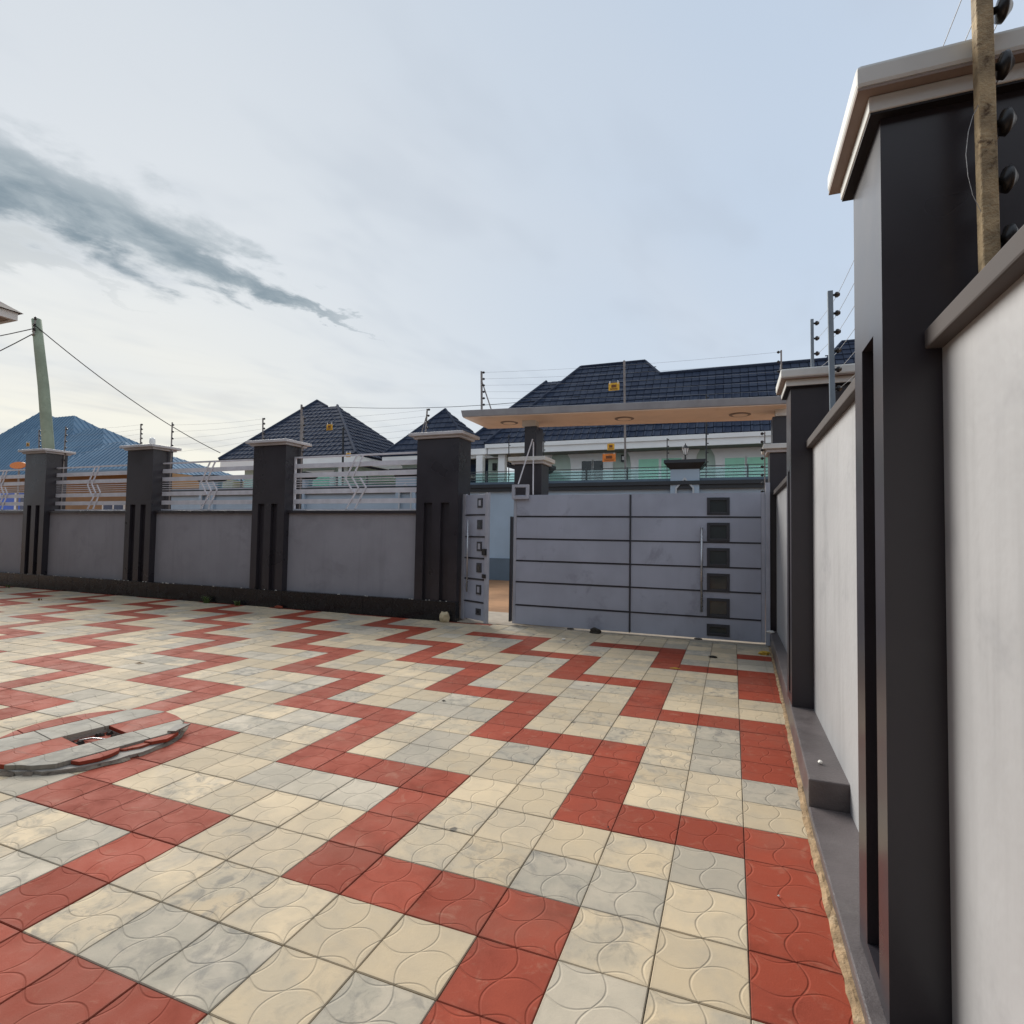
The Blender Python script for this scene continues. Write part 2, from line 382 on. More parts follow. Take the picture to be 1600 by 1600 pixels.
def clip_poly(poly, rect):
    """clip a 2-D polygon to a convex polygon (ccw)"""
    out = list(poly)
    for i in range(len(rect)):
        a, b = rect[i], rect[(i+1) % len(rect)]; inp, out = out, []
        if not inp: return []
        def side(p): return (b[0]-a[0])*(p[1]-a[1])-(b[1]-a[1])*(p[0]-a[0])
        for j in range(len(inp)):
            p, q = inp[j-1], inp[j]; sp, sq = side(p), side(q)
            if sq >= 0:
                if sp < 0: t = sp/(sp-sq); out.append((p[0]+t*(q[0]-p[0]), p[1]+t*(q[1]-p[1])))
                out.append(q)
            elif sp >= 0:
                t = sp/(sp-sq); out.append((p[0]+t*(q[0]-p[0]), p[1]+t*(q[1]-p[1])))
    return out
def area2(poly): return abs(sum(poly[i-1][0]*poly[i][1]-poly[i][0]*poly[i-1][1] for i in range(len(poly))))/2
def project(P):
    d = Vector(P)-CAM_POS; z = d.dot(fw)
    if z < .05: return None
    k = 880.97/1600
    return (.5+k*d.dot(rt2)/z, .5-k*d.dot(up2)/z)

# ------------------------------------------------------------------ ground
g = MB(); g.add([(-300, -200, -.05), (300, -200, -.05), (300, 400, -.05), (-300, 400, -.05)], [(0, 1, 2, 3)])
ground = g.build('ground', 'earth', org=(0, 0, -.05)); tag(ground, 'bare reddish brown earth of the street outside the gate', 'ground', kind='structure')

# courtyard pavement: a bed with single paving tiles on it
bed = MB(); bed.box(-21, .42, -7, 6.46, -.045, -.010)
pav = bed.build('courtyard_pavement', 'bed', org=(0, 0, 0))
tag(pav, 'courtyard paved with cream and grey tiles and red zigzag bands', 'pavement', kind='structure')
def lerp_tab(y, tab):
    if y <= tab[0][0]: return tab[0][1]
    for (a, p), (b_, q) in zip(tab[:-1], tab[1:]):
        if y <= b_: return p+(q-p)*(y-a)/(b_-a)
    return tab[-1][1]
def tile_edge(y): return lerp_tab(y, [(1.3, .290), (3.4, .347), (5.2, .381), (6.6, .40)])
def is_red(i, j):
    a = (-i) % 6; b = j % 6
    if i > -13 and j >= 19: return False
    if a == 0: return b in (0, 1, 2, 3)
    if a in (1, 2): return b == 3
    if a == 3: return b in (3, 4, 5, 0)
    return b == 0
def tile_mb(mb, x0, x1, y0, y1, z=0.0, th=.028, ch=.003, tilt=(0, 0)):
    def zz(x, y): return z + tilt[0]*(x-(x0+x1)/2) + tilt[1]*(y-(y0+y1)/2)
    a = [(x0, y0), (x1, y0), (x1, y1), (x0, y1)]
    b = [(x0+ch, y0+ch), (x1-ch, y0+ch), (x1-ch, y1-ch), (x0+ch, y1-ch)]
    vs = [(x, y, z-th) for x, y in a] + [(x, y, zz(x, y)-ch) for x, y in a] + [(x, y, zz(x, y)) for x, y in b]
    fs = [(8, 9, 10, 11)]
    for i in range(4):
        k = (i+1) % 4; fs += [(i, k, 4+k, 4+i), (4+i, 4+k, 8+k, 8+i)]
    mb.add(vs, fs)
GAP = .0013
tiles = []
rg = random.Random(3)
fixed = {(-1, 6): 'tile_grey', (-1, 7): 'tile_grey', (0, 5): 'tile_grey', (0, 4): 'tile_cream', (-1, 4): 'tile_cream', (-1, 5): 'tile_cream', (-2, 5): 'tile_cream'}
for i in range(-68, 1):
    for j in range(-20, 22):
        if is_red(i, j): c = 'tile_red'
        else:
            p = .14
            if is_red(i, j+1) or is_red(i, j+2): p = .38
            if j >= 19: p = .12
            c = 'tile_grey' if rg.random() < p else 'tile_cream'
            c = fixed.get((i, j), c)
        P = project(((i+.5)*T, (j+.5)*T, 0)); vis = 0.0
        q = [project(((i+a)*T, (j+b)*T, 0)) for a, b in ((0, 0), (1, 0), (1, 1), (0, 1))]
        if all(q):
            q = clip_poly(q if area2(q) else q, [(0, 0), (1, 0), (1, 1), (0, 1)])
            vis = area2(q) if len(q) > 2 else 0
        tiles.append((vis, i, j, c))
tiles.sort(key=lambda t: -t[0])
tile_me = {}
for c in ('tile_red', 'tile_cream', 'tile_grey'):
    mb = MB(); tile_mb(mb, -T/2+GAP, T/2-GAP, -T/2+GAP, T/2-GAP); tile_me[c] = mb.mesh('paving_tile', c)
rest = MB(); order = ['tile_red', 'tile_cream', 'tile_grey']
for n_, (vis, i, j, c) in enumerate(tiles):
    dz = rg.uniform(-.0016, .0006); tl = (rg.uniform(-.004, .004), rg.uniform(-.004, .004))
    if n_ < 300:
        me_ = tile_me[c]
        if i == 0:
            mb = MB(); tile_mb(mb, -T/2+GAP, tile_edge((j+.5)*T)-T/2-.002, -T/2+GAP, T/2-GAP); me_ = mb.mesh('paving_tile', c)
        link_piece('paving_tile', me_, pav, ((i+.5)*T, (j+.5)*T, dz), (tl[1], -tl[0], rg.uniform(-.004, .004)))
    else:
        rest.cur = order.index(c)
        tile_mb(rest, i*T+GAP, (tile_edge((j+.5)*T)-.002 if i == 0 else (i+1)*T-GAP), j*T+GAP, min((j+1)*T-GAP, 6.36 if i < -13 else 6.42), dz, tilt=tl)
far_t = rest.build('far_paving_tiles', order, pav); far_t['kind'] = 'stuff'

# crumbly mortar strip between tiles and the wall plinth
st = MB(); rs = random.Random(11)
ys = [-3.2+k*.06 for k in range(160)]
def ledge_x(y): return lerp_tab(y, [(1.3, .312), (3.4, .366), (5.2, .400), (6.7, .424)])
L_ = [(tile_edge(y)-.004+rs.uniform(-.007, .003), y, .001+rs.uniform(0, .004)) for y in ys]
M_ = [(tile_edge(y)+.010+rs.uniform(-.004, .004), y, .006+rs.uniform(0, .010)) for y in ys]
Q_ = [(ledge_x(y)+.012, y, .006+rs.uniform(0, .012)) for y in ys]
B_ = [(x, y, -.03) for x, y, z in L_]
n = len(ys); vs_ = B_+L_+M_+Q_
fs_ = []
for k in range(n-1):
    for r_ in range(3): fs_.append((r_*n+k, r_*n+k+1, (r_+1)*n+k+1, (r_+1)*n+k))
st.add(vs_, fs_)
st.build('mortar_strip', 'sand_mortar', pav)

# ------------------------------------------------------------------ right side wall
sw = empty('side_boundary_wall', (.6, 3.0, 0))
tag(sw, 'tall grey rendered wall with charcoal piers running along the right side', 'wall')
def ledge(y0, y1, z, nm):
    ys_ = [y for y in (y0, 1.3, 2.2, 3.4, 5.2, y1) if y0 <= y <= y1]
    poly = [(ledge_x(y), y) for y in ys_]+[(.55, y1), (.55, y0)]
    b = MB(); b.prism_z(poly, -.03, z); return b.build(nm, 'plinth_grey', sw, bevel=.007)
ledge(-3.2, 1.455, .050, 'plinth'); ledge(1.458, 6.70, .188, 'plinth')
for y0, y1, ztop in ((-3.2, .032, 2.035), (.438, 2.822, 2.165), (3.198, 6.53, 2.075)):
    b = MB(); b.box(.505, .70, y0, y1, 0, ztop-.05); b.build('wall_panel', 'panel_grey', sw)
    b = MB(); b.box(.462, .745, y0, y1, ztop-.052, ztop+.004); b.build('coping', 'coping_brown', sw, bevel=.006)
def side_pier(y0, y1, g0, g1, zb, ztop, gz):
    X0, X1 = .360, .80; d = .055
    b = MB()
    b.prism_z([(X0, y0), (X1, y0), (X1, y1), (X0, y1), (X0, g1), (X0+d, g1), (X0+d, g0), (X0, g0)], zb+.06, gz)
    b.prism_z([(X0, y0), (X1, y0), (X1, y1), (X0, y1)], gz, ztop)
    b.prism_z([(X0, y0), (X1, y0), (X1, y1), (X0, y1)], zb-.02, zb+.06)
    p = b.build('pier', 'charcoal_paint', sw)
    o1, o2 = .036, .070
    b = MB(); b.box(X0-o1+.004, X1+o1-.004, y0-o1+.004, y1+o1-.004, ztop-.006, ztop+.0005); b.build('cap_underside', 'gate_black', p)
    b = MB(); b.box(X0-o1, X1+o1, y0-o1, y1+o1, ztop+.001, ztop+.048); b.build('cap_moulding', 'cap_white', p, bevel=.004)
    b = MB(); b.box(X0-o2, X1+o2, y0-o2, y1+o2, ztop+.0485, ztop+.056); b.build('cap_soffit', 'cap_soffit', p)
    b = MB(); b.box(X0-o2-.004, X1+o2+.004, y0-o2-.004, y1+o2+.004, ztop+.0565, ztop+.125); b.build('cap_slab', 'cap_white', p, bevel=.012)
side_pier(.035, .435, .150, .315, .05, 2.700, 2.075)
side_pier(2.825, 3.195, 2.935, 3.065, .188, 2.585, 1.965)

# ------------------------------------------------------------------ front boundary wall
fwall = empty('front_boundary_wall', (-10, 6.6, 0))
tag(fwall, 'low grey rendered wall with four charcoal fluted piers and black stone plinth', 'wall')
PX = [-4.636, -8.264, -11.836, -15.41, -19.0]; PH = [3.02, 3.055, 3.115, 3.17, 3.2]
PW = .395; PY0, PY1 = 6.38, 6.83
for k in range(4):
    x0, x1 = PX[k+1]+PW, PX[k]-PW
    if k == 3: x0 = -21
    b = MB(); b.box(x0, x1, 6.51, 6.71, 0, 1.765); b.build('wall_panel', 'fence_grey', fwall)
    b = MB(); b.box(x0, x1, 6.455, 6.765, 1.766, 1.822); b.build('coping', 'charcoal_paint', fwall, bevel=.006)
for k in range(4):
    c = PX[k]; h = PH[k]; d = .07
    b = MB(); x0, x1 = c-PW, c+PW
    gx = [(c-.245, c-.085), (c+.075, c+.232)]
    b.prism_z([(x0, PY0), (gx[0][0], PY0), (gx[0][0], PY0+d), (gx[0][1], PY0+d), (gx[0][1], PY0), (gx[1][0], PY0), (gx[1][0], PY0+d), (gx[1][1], PY0+d), (gx[1][1], PY0), (x1, PY0), (x1, PY1), (x0, PY1)], .30, 1.945)
    b.prism_z([(x0, PY0), (x1, PY0), (x1, PY1), (x0, PY1)], 1.945, h)
    b.prism_z([(x0, PY0), (x1, PY0), (x1, PY1), (x0, PY1)], 0, .30)
    p = b.build('pier', 'charcoal_paint', fwall)
    b = MB(); b.box(x0-.05, x1+.05, PY0-.05, PY1+.05, h+.001, h+.040); b.build('cap_moulding', 'fence_cap', p, bevel=.004)
    b = MB(); b.box(x0-.115, x1+.115, PY0-.115, PY1+.115, h+.0405, h+.095); b.build('cap_slab', 'fence_cap', p, bevel=.010)
# black stone slabs of the plinth, one by one
x = -4.238; k = 0; rp = random.Random(5)
while x > -20.6:
    w_ = .60
    b = MB(); b.box(x-w_+.003, x-.0005, 6.352+rp.uniform(-.001, .001), 6.378, -.04, .322+rp.uniform(-.002, .002)); b.build('plinth_slab', 'granite', fwall, bevel=.003)
    x -= w_
b = MB(); b.box(-20.6, -4.24, 6.3785, 6.50, -.04, .316); b.build('plinth_core', 'granite', fwall)
# white grout crumbs along the plinth top
rgp = random.Random(8)
b = MB()
for q in range(46):
    x = rgp.uniform(-17.5, -4.4); r_ = rgp.uniform(.006, .018)
    b.box(x-r_, x+r_, 6.358, 6.372, .318, .326+rgp.uniform(0, .008))
o = b.build('grout_crumbs', 'litter_white', fwall); o['kind'] = 'stuff'

# ------------------------------------------------------------------ metal railing grilles
def make_railing(W):
    H = 1.03
    root = empty('metal_railing', (0, 0, 0))
    Fz = lambda f: H*(1-f)
    def bar(nm, f0, f1, x0, x1, d0=-.012, d1=.012):
        b = MB(); b.box(x0, x1, d0, d1, Fz(f1), Fz(f0)); return b.build(nm, 'rail_paint', root)
    bar('top_rail', 0, .030, .0, W, -.018, .018); bar('bottom_rail', .970, 1.0, .0, W, -.018, .018)
    bar('end_stile', .0305, .9695, .0, .036, -.018, .018); bar('end_stile', .0305, .9695, W-.036, W, -.018, .018)
    s = W/2.86
    for f0, f1 in ((.135, .218), (.305, .388), (.607, .690), (.79, .873)): bar('slat', f0, f1, .0365, W-.0365)
    for f in (.43, .475, .52, .565): bar('rod', f-.006, f+.006, .0365, W-.0365, -.008, .008)
    def chev(pts):
        b = MB()
        for (xa, fa), (xb, fb) in zip(pts[:-1], pts[1:]):
            pa = Vector((xa*s, 0, Fz(fa))); pb = Vector((xb*s, 0, Fz(fb))); w = .014
            b.hexa([pa+Vector((-w, -.034, 0)), pa+Vector((w, -.034, 0)), pa+Vector((w, -.0135, 0)), pa+Vector((-w, -.0135, 0)),
                    pb+Vector((-w, -.034, 0)), pb+Vector((w, -.034, 0)), pb+Vector((w, -.0135, 0)), pb+Vector((-w, -.0135, 0))])
        b.build('zigzag_bar', 'rail_paint', root)
    chev([(1.457, .031), (1.218, .43), (1.40, .675)]); chev([(1.60, .031), (1.37, .41), (1.51, .60), (1.25, .969)]); chev([(1.544, .42), (1.675, .59), (1.446, .969)])
    return root
rl = ['grey metal railing with zigzag between the gate pier and its left neighbour',
      'grey metal railing with zigzag between the two middle fence piers',
      'grey metal railing with zigzag in front of the blue metal roof',
      'grey metal railing cut off by the left edge of the picture']
for k in range(4):
    W = 2.835 if k < 3 else 2.6
    r_ = make_railing(W); xr = PX[k]-PW-.006
    r_.location = (xr-W, 6.62, 1.824); tag(r_, rl[k], 'railing', 'metal railings on the front wall')

# ------------------------------------------------------------------ gate pillars and canopy
def gate_pillar(nm, label, x0, x1, y0, y1, zc, cx0, cx1, cy0, cy1, ztop, bx0, bx1):
    root = empty(nm, ((x0+x1)/2, (y0+y1)/2, 0)); tag(root, label, 'pillar', 'pillars carrying the gate canopy')
    b = MB(); b.box(x0, x1, y0, y1, -.04, zc); b.build('shaft', 'charcoal_paint', root)
    b = MB(); b.box(x0-.04, x1+.04, y0-.04, y1+.04, zc+.001, zc+.045); b.build('cap_moulding', 'fence_cap', root, bevel=.004)
    b = MB(); b.box(x0-.085, x1+.085, y0-.085, y1+.085, zc+.0455, zc+.115); b.build('cap_slab', 'cap_white', root, bevel=.008)
    b = MB(); b.box(cx0, cx1, cy0, cy1, zc+.1155, ztop-.112); b.build('upper_column', 'charcoal_paint', root)
    b = MB(); b.box(bx0, bx1, cy0-.03, cy0+.16, ztop-.111, ztop-.006); b.build('bracket_block', 'cap_white', root, bevel=.004)
    return root
gate_pillar('gate_pillar', 'charcoal gate pillar standing behind the left end of the sliding gate', -3.39, -2.92, 6.72, 7.10, 2.585, -3.235, -3.03, 6.76, 7.10, 3.322, -3.275, -3.04)
gate_pillar('gate_pillar', 'charcoal gate pillar at the right end of the gate against the side wall', .425, .86, 6.55, 6.98, 2.61, .465, .66, 6.62, 6.95, 3.232, .50, .68)
def can_z(x): return 3.335+(x+4.15)*(3.218-3.335)/(4.75)
cy0, cy1 = 6.33, 7.36; cxl, cxr = -4.17, .66
can = empty('gate_canopy', (-1.75, 6.85, 3.2)); tag(can, 'flat grey concrete canopy slab with tan soffit over the gate', 'canopy')
b = MB(); b.hexa([(cxl, cy0, can_z(cxl)+.008), (cxr, cy0, can_z(cxr)+.008), (cxr, cy1, can_z(cxr)+.008), (cxl, cy1, can_z(cxl)+.008),
                  (cxl-.02, cy0-.02, can_z(cxl)+.115), (cxr, cy0-.02, can_z(cxr)+.115), (cxr, cy1+.02, can_z(cxr)+.115), (cxl-.02, cy1+.02, can_z(cxl)+.115)])
b.build('slab', 'canopy_grey', can, bevel=.008)
b = MB(); e = .012; b.hexa([(cxl+e, cy0+e, can_z(cxl)-.004), (cxr-e, cy0+e, can_z(cxr)-.004), (cxr-e, cy1-e, can_z(cxr)-.004), (cxl+e, cy1-e, can_z(cxl)-.004),
                  (cxl+e, cy0+e, can_z(cxl)+.0075), (cxr-e, cy0+e, can_z(cxr)+.0075), (cxr-e, cy1-e, can_z(cxr)+.0075), (cxl+e, cy1-e, can_z(cxl)+.0075)])
b.build('soffit', 'soffit_tan', can)
for x in (-3.55, -1.62, .05):
    z = can_z(x)-.0045
    b = MB(); b.lathe((x, 6.86, z), [(.135, -.012), (.15, -.006), (.15, 0)], 24); d_ = b.build('downlight', 'cap_soffit', can, smooth=False)
    b = MB(); b.lathe((x, 6.86, z-.0122), [(.10, -.003), (.105, 0)], 20); b.build('lens', 'soffit_tan', d_)

# ------------------------------------------------------------------ sliding gate
GX0, GX1, GY = -3.30, .362, 6.50; GZ0, GZ1 = .03, 2.062; GM = -1.452
lines = [2.062, 1.722, 1.369, 1.024, .690, .327, .03]
sg = empty('sliding_gate', (-1.45, GY, 0)); tag(sg, 'wide blue grey steel gate of horizontal panels with a column of small windows', 'gate')
b = MB(); b.box(GX0+.03, GX1-.03, GY+.006, GY+.03, GZ0+.02, GZ1-.02); b.build('backing_sheet', 'gate_dark', sg)
for xa in (GX0, GX1-.05):
    b = MB(); b.box(xa, xa+.05, GY-.012, GY+.045, GZ0, GZ1); b.build('end_stile', 'gate_frame', sg, bevel=.003)
gp = .011
wx0, wx1 = -.372, -.098
wz = [(1.985, 1.765), (1.632, 1.395), (1.280, 1.042), (.925, .692), (.582, .345), (.225, .085)]
for q in range(6):
    zt, zb = lines[q]-(gp if q else 0), lines[q+1]+(gp if q < 5 else 0)
    b = MB(); b.box(GX0+.052, GM-.012, GY-.016, GY+.005, zb, zt); b.build('panel', 'gate_paint', sg, bevel=.005)
    b = MB(); wt, wb = wz[q]
    b.box(GM+.012, wx0, GY-.016, GY+.005, zb, zt); b.box(wx1, GX1-.052, GY-.016, GY+.005, zb, zt)
    b.box(wx0, wx1, GY-.016, GY+.005, wt, zt); b.box(wx0, wx1, GY-.016, GY+.005, zb, wb)
    b.build('panel', 'gate_paint', sg)
    b = MB(); f = .028; y0_, y1_ = GY-.030, GY-.0165
    b.box(wx0-.012, wx0+f, y0_, y1_, wb-.012, wt+.012); b.box(wx1-f, wx1+.012, y0_, y1_, wb-.012, wt+.012)
    b.box(wx0+f, wx1-f, y0_, y1_, wt-f, wt+.012); b.box(wx0+f, wx1-f, y0_, y1_, wb-.012, wb+f)
    wf = b.build('window', 'gate_dark', sg, bevel=.003)
    b = MB(); b.box(wx0+.002, wx1-.002, GY-.008, GY+.0045, wb+.002, wt-.002); b.build('pane', 'gate_glass', wf)
for z in lines[1:-1]:
    b = MB(); b.box(GX0+.052, GX1-.052, GY-.0225, GY-.004, z-.009, z+.004); b.build('rail', 'gate_dark', sg)
b = MB(); b.box(GM-.010, GM+.010, GY-.034, GY-.002, GZ0, GZ1-.01); b.build('centre_stile', 'gate_dark', sg, bevel=.003)
b = MB(); hx = -.452; b.tube([(hx, GY-.075, .40), (hx, GY-.075, 1.575)], .017, 12); hd = b.build('handle', 'steel', sg, smooth=True)
b = MB(); b.cyl((hx, GY-.06, .55), (hx, GY-.0165, .55), .009); b.build('standoff', 'steel', hd)
b = MB(); b.cyl((hx, GY-.06, 1.43), (hx, GY-.0165, 1.43), .009); b.build('standoff', 'steel', hd)
# roller guide box on the top left corner
b = MB(); x0, x1, z0, z1 = -3.315, -3.035, 1.995, 2.225; y0_, y1_ = GY-.075, GY-.025; t_ = .045
b.box(x0, x0+t_, y0_, y1_, z0, z1); b.box(x1-t_, x1, y0_, y1_, z0, z1); b.box(x0+t_, x1-t_, y0_, y1_, z1-t_, z1); b.box(x0+t_, x1-t_, y0_, y1_, z0, z0+t_)
b.build('roller_guide', 'gate_frame', sg, bevel=.003)
b = MB(); b.box(-3.345, -3.318, GY-.05, GY+.03, .06, 1.72); b.build('catch_plate', 'gate_dark', sg)
for x in (-2.35, -.5):
    b = MB(); b.lathe((x, GY, .0), [(.05, -.02), (.06, 0), (.05, .02)], 12); b.build('wheel', 'debris_dark', sg)
# receiving post by the side wall
b = MB(); b.box(.366, .421, 6.44, 6.545, .0, 2.19); rp_ = b.build('gate_post', 'gate_frame', org=(.395, 6.47, 0), bevel=.004)
tag(rp_, 'slim grey steel post at the right end of the gate', 'post')
# braces from the canopy column to the roller guide
for pts, lb in (([(-3.06, 6.66, 2.98), (-3.235, 6.50, 2.24)], 'thin grey slanting steel brace above the gate corner'), ([(-3.06, 6.70, 2.94), (-2.99, 6.52, 2.07)], 'thin grey upright steel brace above the gate corner')):
    b = MB(); b.tube(pts, .011, 8); o = b.build('steel_brace', 'rail_paint', org=pts[1]); tag(o, lb, 'brace', 'braces above the gate corner')
# sill and concrete apron
b = MB(); b.box(-4.24, .40, 6.425, 6.62, -.04, .008); o = b.build('gate_sill', 'sill_concrete', org=(-2, 6.5, 0), bevel=.006); tag(o, 'worn concrete sill under the gate', 'sill', kind='structure')
b = MB(); b.hexa([(-4.6, 6.622, -.045), (.6, 6.622, -.045), (.9, 8.0, -.05), (-5.1, 8.0, -.05), (-4.6, 6.622, .004), (.6, 6.622, .004), (.9, 8.0, -.03), (-5.1, 8.0, -.03)])
o = b.build('concrete_apron', 'sill_concrete', org=(-2, 7.3, 0)); tag(o, 'sloping concrete apron outside the gate', 'apron', kind='structure')

# ------------------------------------------------------------------ pedestrian gate leaf, standing open
PL, PA = .66, R(-26)
pg = empty('pedestrian_gate', (-4.225, 6.545, 0)); tag(pg, 'narrow steel pedestrian gate leaf standing ajar beside the large pier', 'gate')
def bl(mb, x0, x1, y0, y1, z0, z1):
    c, s_ = math.cos(PA), math.sin(PA); pts = []
    for z in (z0, z1):
        for x, y in ((x0, y0), (x1, y0), (x1, y1), (x0, y1)): pts.append((-4.225+c*x-s_*y, 6.545+s_*x+c*y, z))
    mb.hexa(pts)
b = MB(); bl(b, .05, PL-.05, .004, .02, .06, 2.06); b.build('backing_sheet', 'gate_dark', pg)
b = MB(); bl(b, 0, .085, -.015, .03, .035, 2.09); bl(b, PL-.075, PL, -.015, .03, .035, 2.09); b.build('stile', 'gate_frame', pg, bevel=.003)
for q in range(6):
    zt, zb = lines[q]+.02-gp, lines[q+1]+.02+gp
    b = MB(); bl(b, .088, PL-.078, -.012, .0035, zb, zt); b.build('panel', 'gate_paint', pg, bevel=.004)
    zc = (zt+zb)/2 + (.02 if q < 5 else 0); hh = .075 if q < 5 else .05
    b = MB(); bl(b, .40, .52, -.024, -.0125, zc-hh, zc+hh); w_ = b.build('window', 'gate_dark', pg)
    b = MB(); bl(b, .432, .488, -.027, -.0242, zc-hh+.03, zc+hh-.03); b.build('pane', 'gate_frame' if q in (0, 2, 4) else 'gate_glass', w_)
for z in lines[1:-1]:
    b = MB(); bl(b, .088, PL-.078, -.022, -.006, z+.02-.010, z+.02+.006); b.build('rail', 'gate_dark', pg)
b = MB(); c_, s_ = math.cos(PA), math.sin(PA)
hp = (-4.225+c_*.225+s_*.07, 6.545+s_*.225-c_*.07)
b.tube([(*hp, .50), (*hp, 1.66)], .014, 10); b.build('handle', 'steel', pg, smooth=True)
b = MB(); bl(b, PL-.10, PL-.02, -.05, -.0155, 1.10, 1.20); bl(b, PL-.10, PL-.03, -.04, -.0155, .74, .80); b.build('lock', 'lamp_black', pg)

# ------------------------------------------------------------------ manhole cover
mc = Vector((-4.08, .675)); mr = .545; ang = R(-11)
mh = empty('manhole_cover', (mc.x, mc.y, 0)); tag(mh, 'round raised manhole cover topped with broken red and grey tile pieces', 'manhole cover')
rm = random.Random(21)
circ = [(mr*math.cos(2*math.pi*k/48), mr*math.sin(2*math.pi*k/48)) for k in range(48)]
def wpt(p, z): c, s_ = math.cos(ang), math.sin(ang); return (mc.x+c*p[0]-s_*p[1], mc.y+s_*p[0]+c*p[1], z)
ring = [(p[0]*k_, p[1]*k_) for p, k_ in ((p, 1.0+rm.uniform(-.03, .022)) for p in circ)]
hc = .055   # hole centre x in cover coordinates
hole = [(hc-.135, -.13), (hc+.125, -.13), (hc+.125, .14), (hc-.135, .14)]
b = MB()
# concrete base: disc with a square opening (four clipped pieces)
for rect in ([(-1, -1), (hole[0][0], -1), (hole[0][0], 1), (-1, 1)], [(hole[1][0], -1), (1, -1), (1, 1), (hole[1][0], 1)],
             [(hole[0][0], -1), (hole[1][0], -1), (hole[1][0], hole[0][1]), (hole[0][0], hole[0][1])], [(hole[0][0], hole[2][1]), (hole[1][0], hole[2][1]), (hole[1][0], 1), (hole[0][0], 1)]):
    pl = clip_poly(ring, rect)
    if len(pl) > 2: b.prism([wpt(p, .0015) for p in pl], (0, 0, .019))
b.build('concrete_disc', 'concrete', mh)
b = MB(); b.prism([wpt(p, .0012) for p in hole], (0, 0, .003)); b.build('recess_floor', 'tile_red', mh)
b = MB()
for q in range(22):
    p = (rm.uniform(hole[0][0]+.02, hole[1][0]-.02), rm.choice((rm.uniform(-.12, -.06), rm.uniform(.06, .13)))); r_ = rm.uniform(.008, .022)
    x, y, z = wpt(p, .004); b.hexa([(x-r_, y-r_*.7, z), (x+r_, y-r_, z), (x+r_*.8, y+r_, z), (x-r_, y+r_*.8, z), (x-r_*.5, y-r_*.5, z+r_), (x+r_*.6, y-r_*.4, z+r_*.9), (x+r_*.4, y+r_*.5, z+r_*1.1), (x-r_*.6, y+r_*.4, z+r_*.8)])
o = b.build('debris', 'debris_dark', mh); o['kind'] = 'stuff'
b = MB(); b.tube([wpt((hc-.09, -.05), .008), wpt((hc-.03, .0), .022), wpt((hc+.04, .03), .022), wpt((hc+.09, .08), .008)], .006, 8); b.build('lifting_bar', 'steel', mh)
# tile pieces on the cover, cut to the circle
cols = [(-.60, -.36, 'tile_red'), (-.36, hole[0][0]-.002, 'tile_worn'), (hole[0][0]-.002, hole[1][0]+.002, 'tile_red'), (hole[1][0]+.002, .41, 'tile_worn')]
for ci, (a0, a1, cm) in enumerate(cols):
    br = [-.6, hole[0][1], hole[2][1], .6] if ci == 2 else [-.6, -.25+.06*ci, .09+.03*ci, .6]
    for k in range(len(br)-1):
        if ci == 2 and k == 1: continue
        pl = clip_poly([(p[0]*k_, p[1]*k_) for p, k_ in ((p, .985+rm.uniform(-.028, .012)) for p in circ)], [(a0+.002, br[k]+.002), (a1-.002, br[k]+.002), (a1-.002, br[k+1]-.002), (a0+.002, br[k+1]-.002)])
        if len(pl) < 3: continue
        b = MB(); b.prism([wpt(p, .021) for p in pl], (0, 0, .024+rm.uniform(0, .004))); b.build('tile_piece', cm, mh, bevel=.002, seg=1)
# broken red chunks along the near edge
for (u0, u1, a, z, tl_) in ((.415, .505, -.13, .023, .10), (.415, .475, .12, .012, .04), (.42, .50, .27, .021, .12)):
    w0 = .13
    pl = [(u0, a-w0), (u1-.03, a-w0+.02), (u1, a-.02), (u1-.012, a+.05), (u1-.04, a+w0*.8), (u0+.006, a+w0)]
    pl = clip_poly(pl, [(p[0]*1.02, p[1]*1.02) for p in circ])
    if len(pl) < 3: continue
    b = MB(); b.prism([wpt(p, z) for p in pl], (0, 0, .022)); b.build('broken_chunk', 'tile_red', mh, bevel=.002, seg=1)
b = MB(); pl = [(.30, .40), (.385, .30), (.43, .33), (.36, .47)]; b.prism([wpt(p, .046) for p in pl], (.006, .0, .012)); b.build('broken_chunk', 'concrete', mh)
# cracked mortar skirt round the cover
b = MB(); nn = 72
inn = [((mr*1.0)*math.cos(2*math.pi*k/nn), (mr*1.0)*math.sin(2*math.pi*k/nn)) for k in range(nn)]
out_ = [((mr*1.02+rm.uniform(0, .022))*math.cos(2*math.pi*k/nn), (mr*1.02+rm.uniform(0, .022))*math.sin(2*math.pi*k/nn)) for k in range(nn)]
b.add([wpt(p, .012+rm.uniform(0, .006)) for p in inn]+[wpt(p, .0015) for p in out_], [(k, (k+1) % nn, nn+(k+1) % nn, nn+k) for k in range(nn) if rm.random() < .88])
b.build('mortar_skirt', 'cover_concrete', mh)

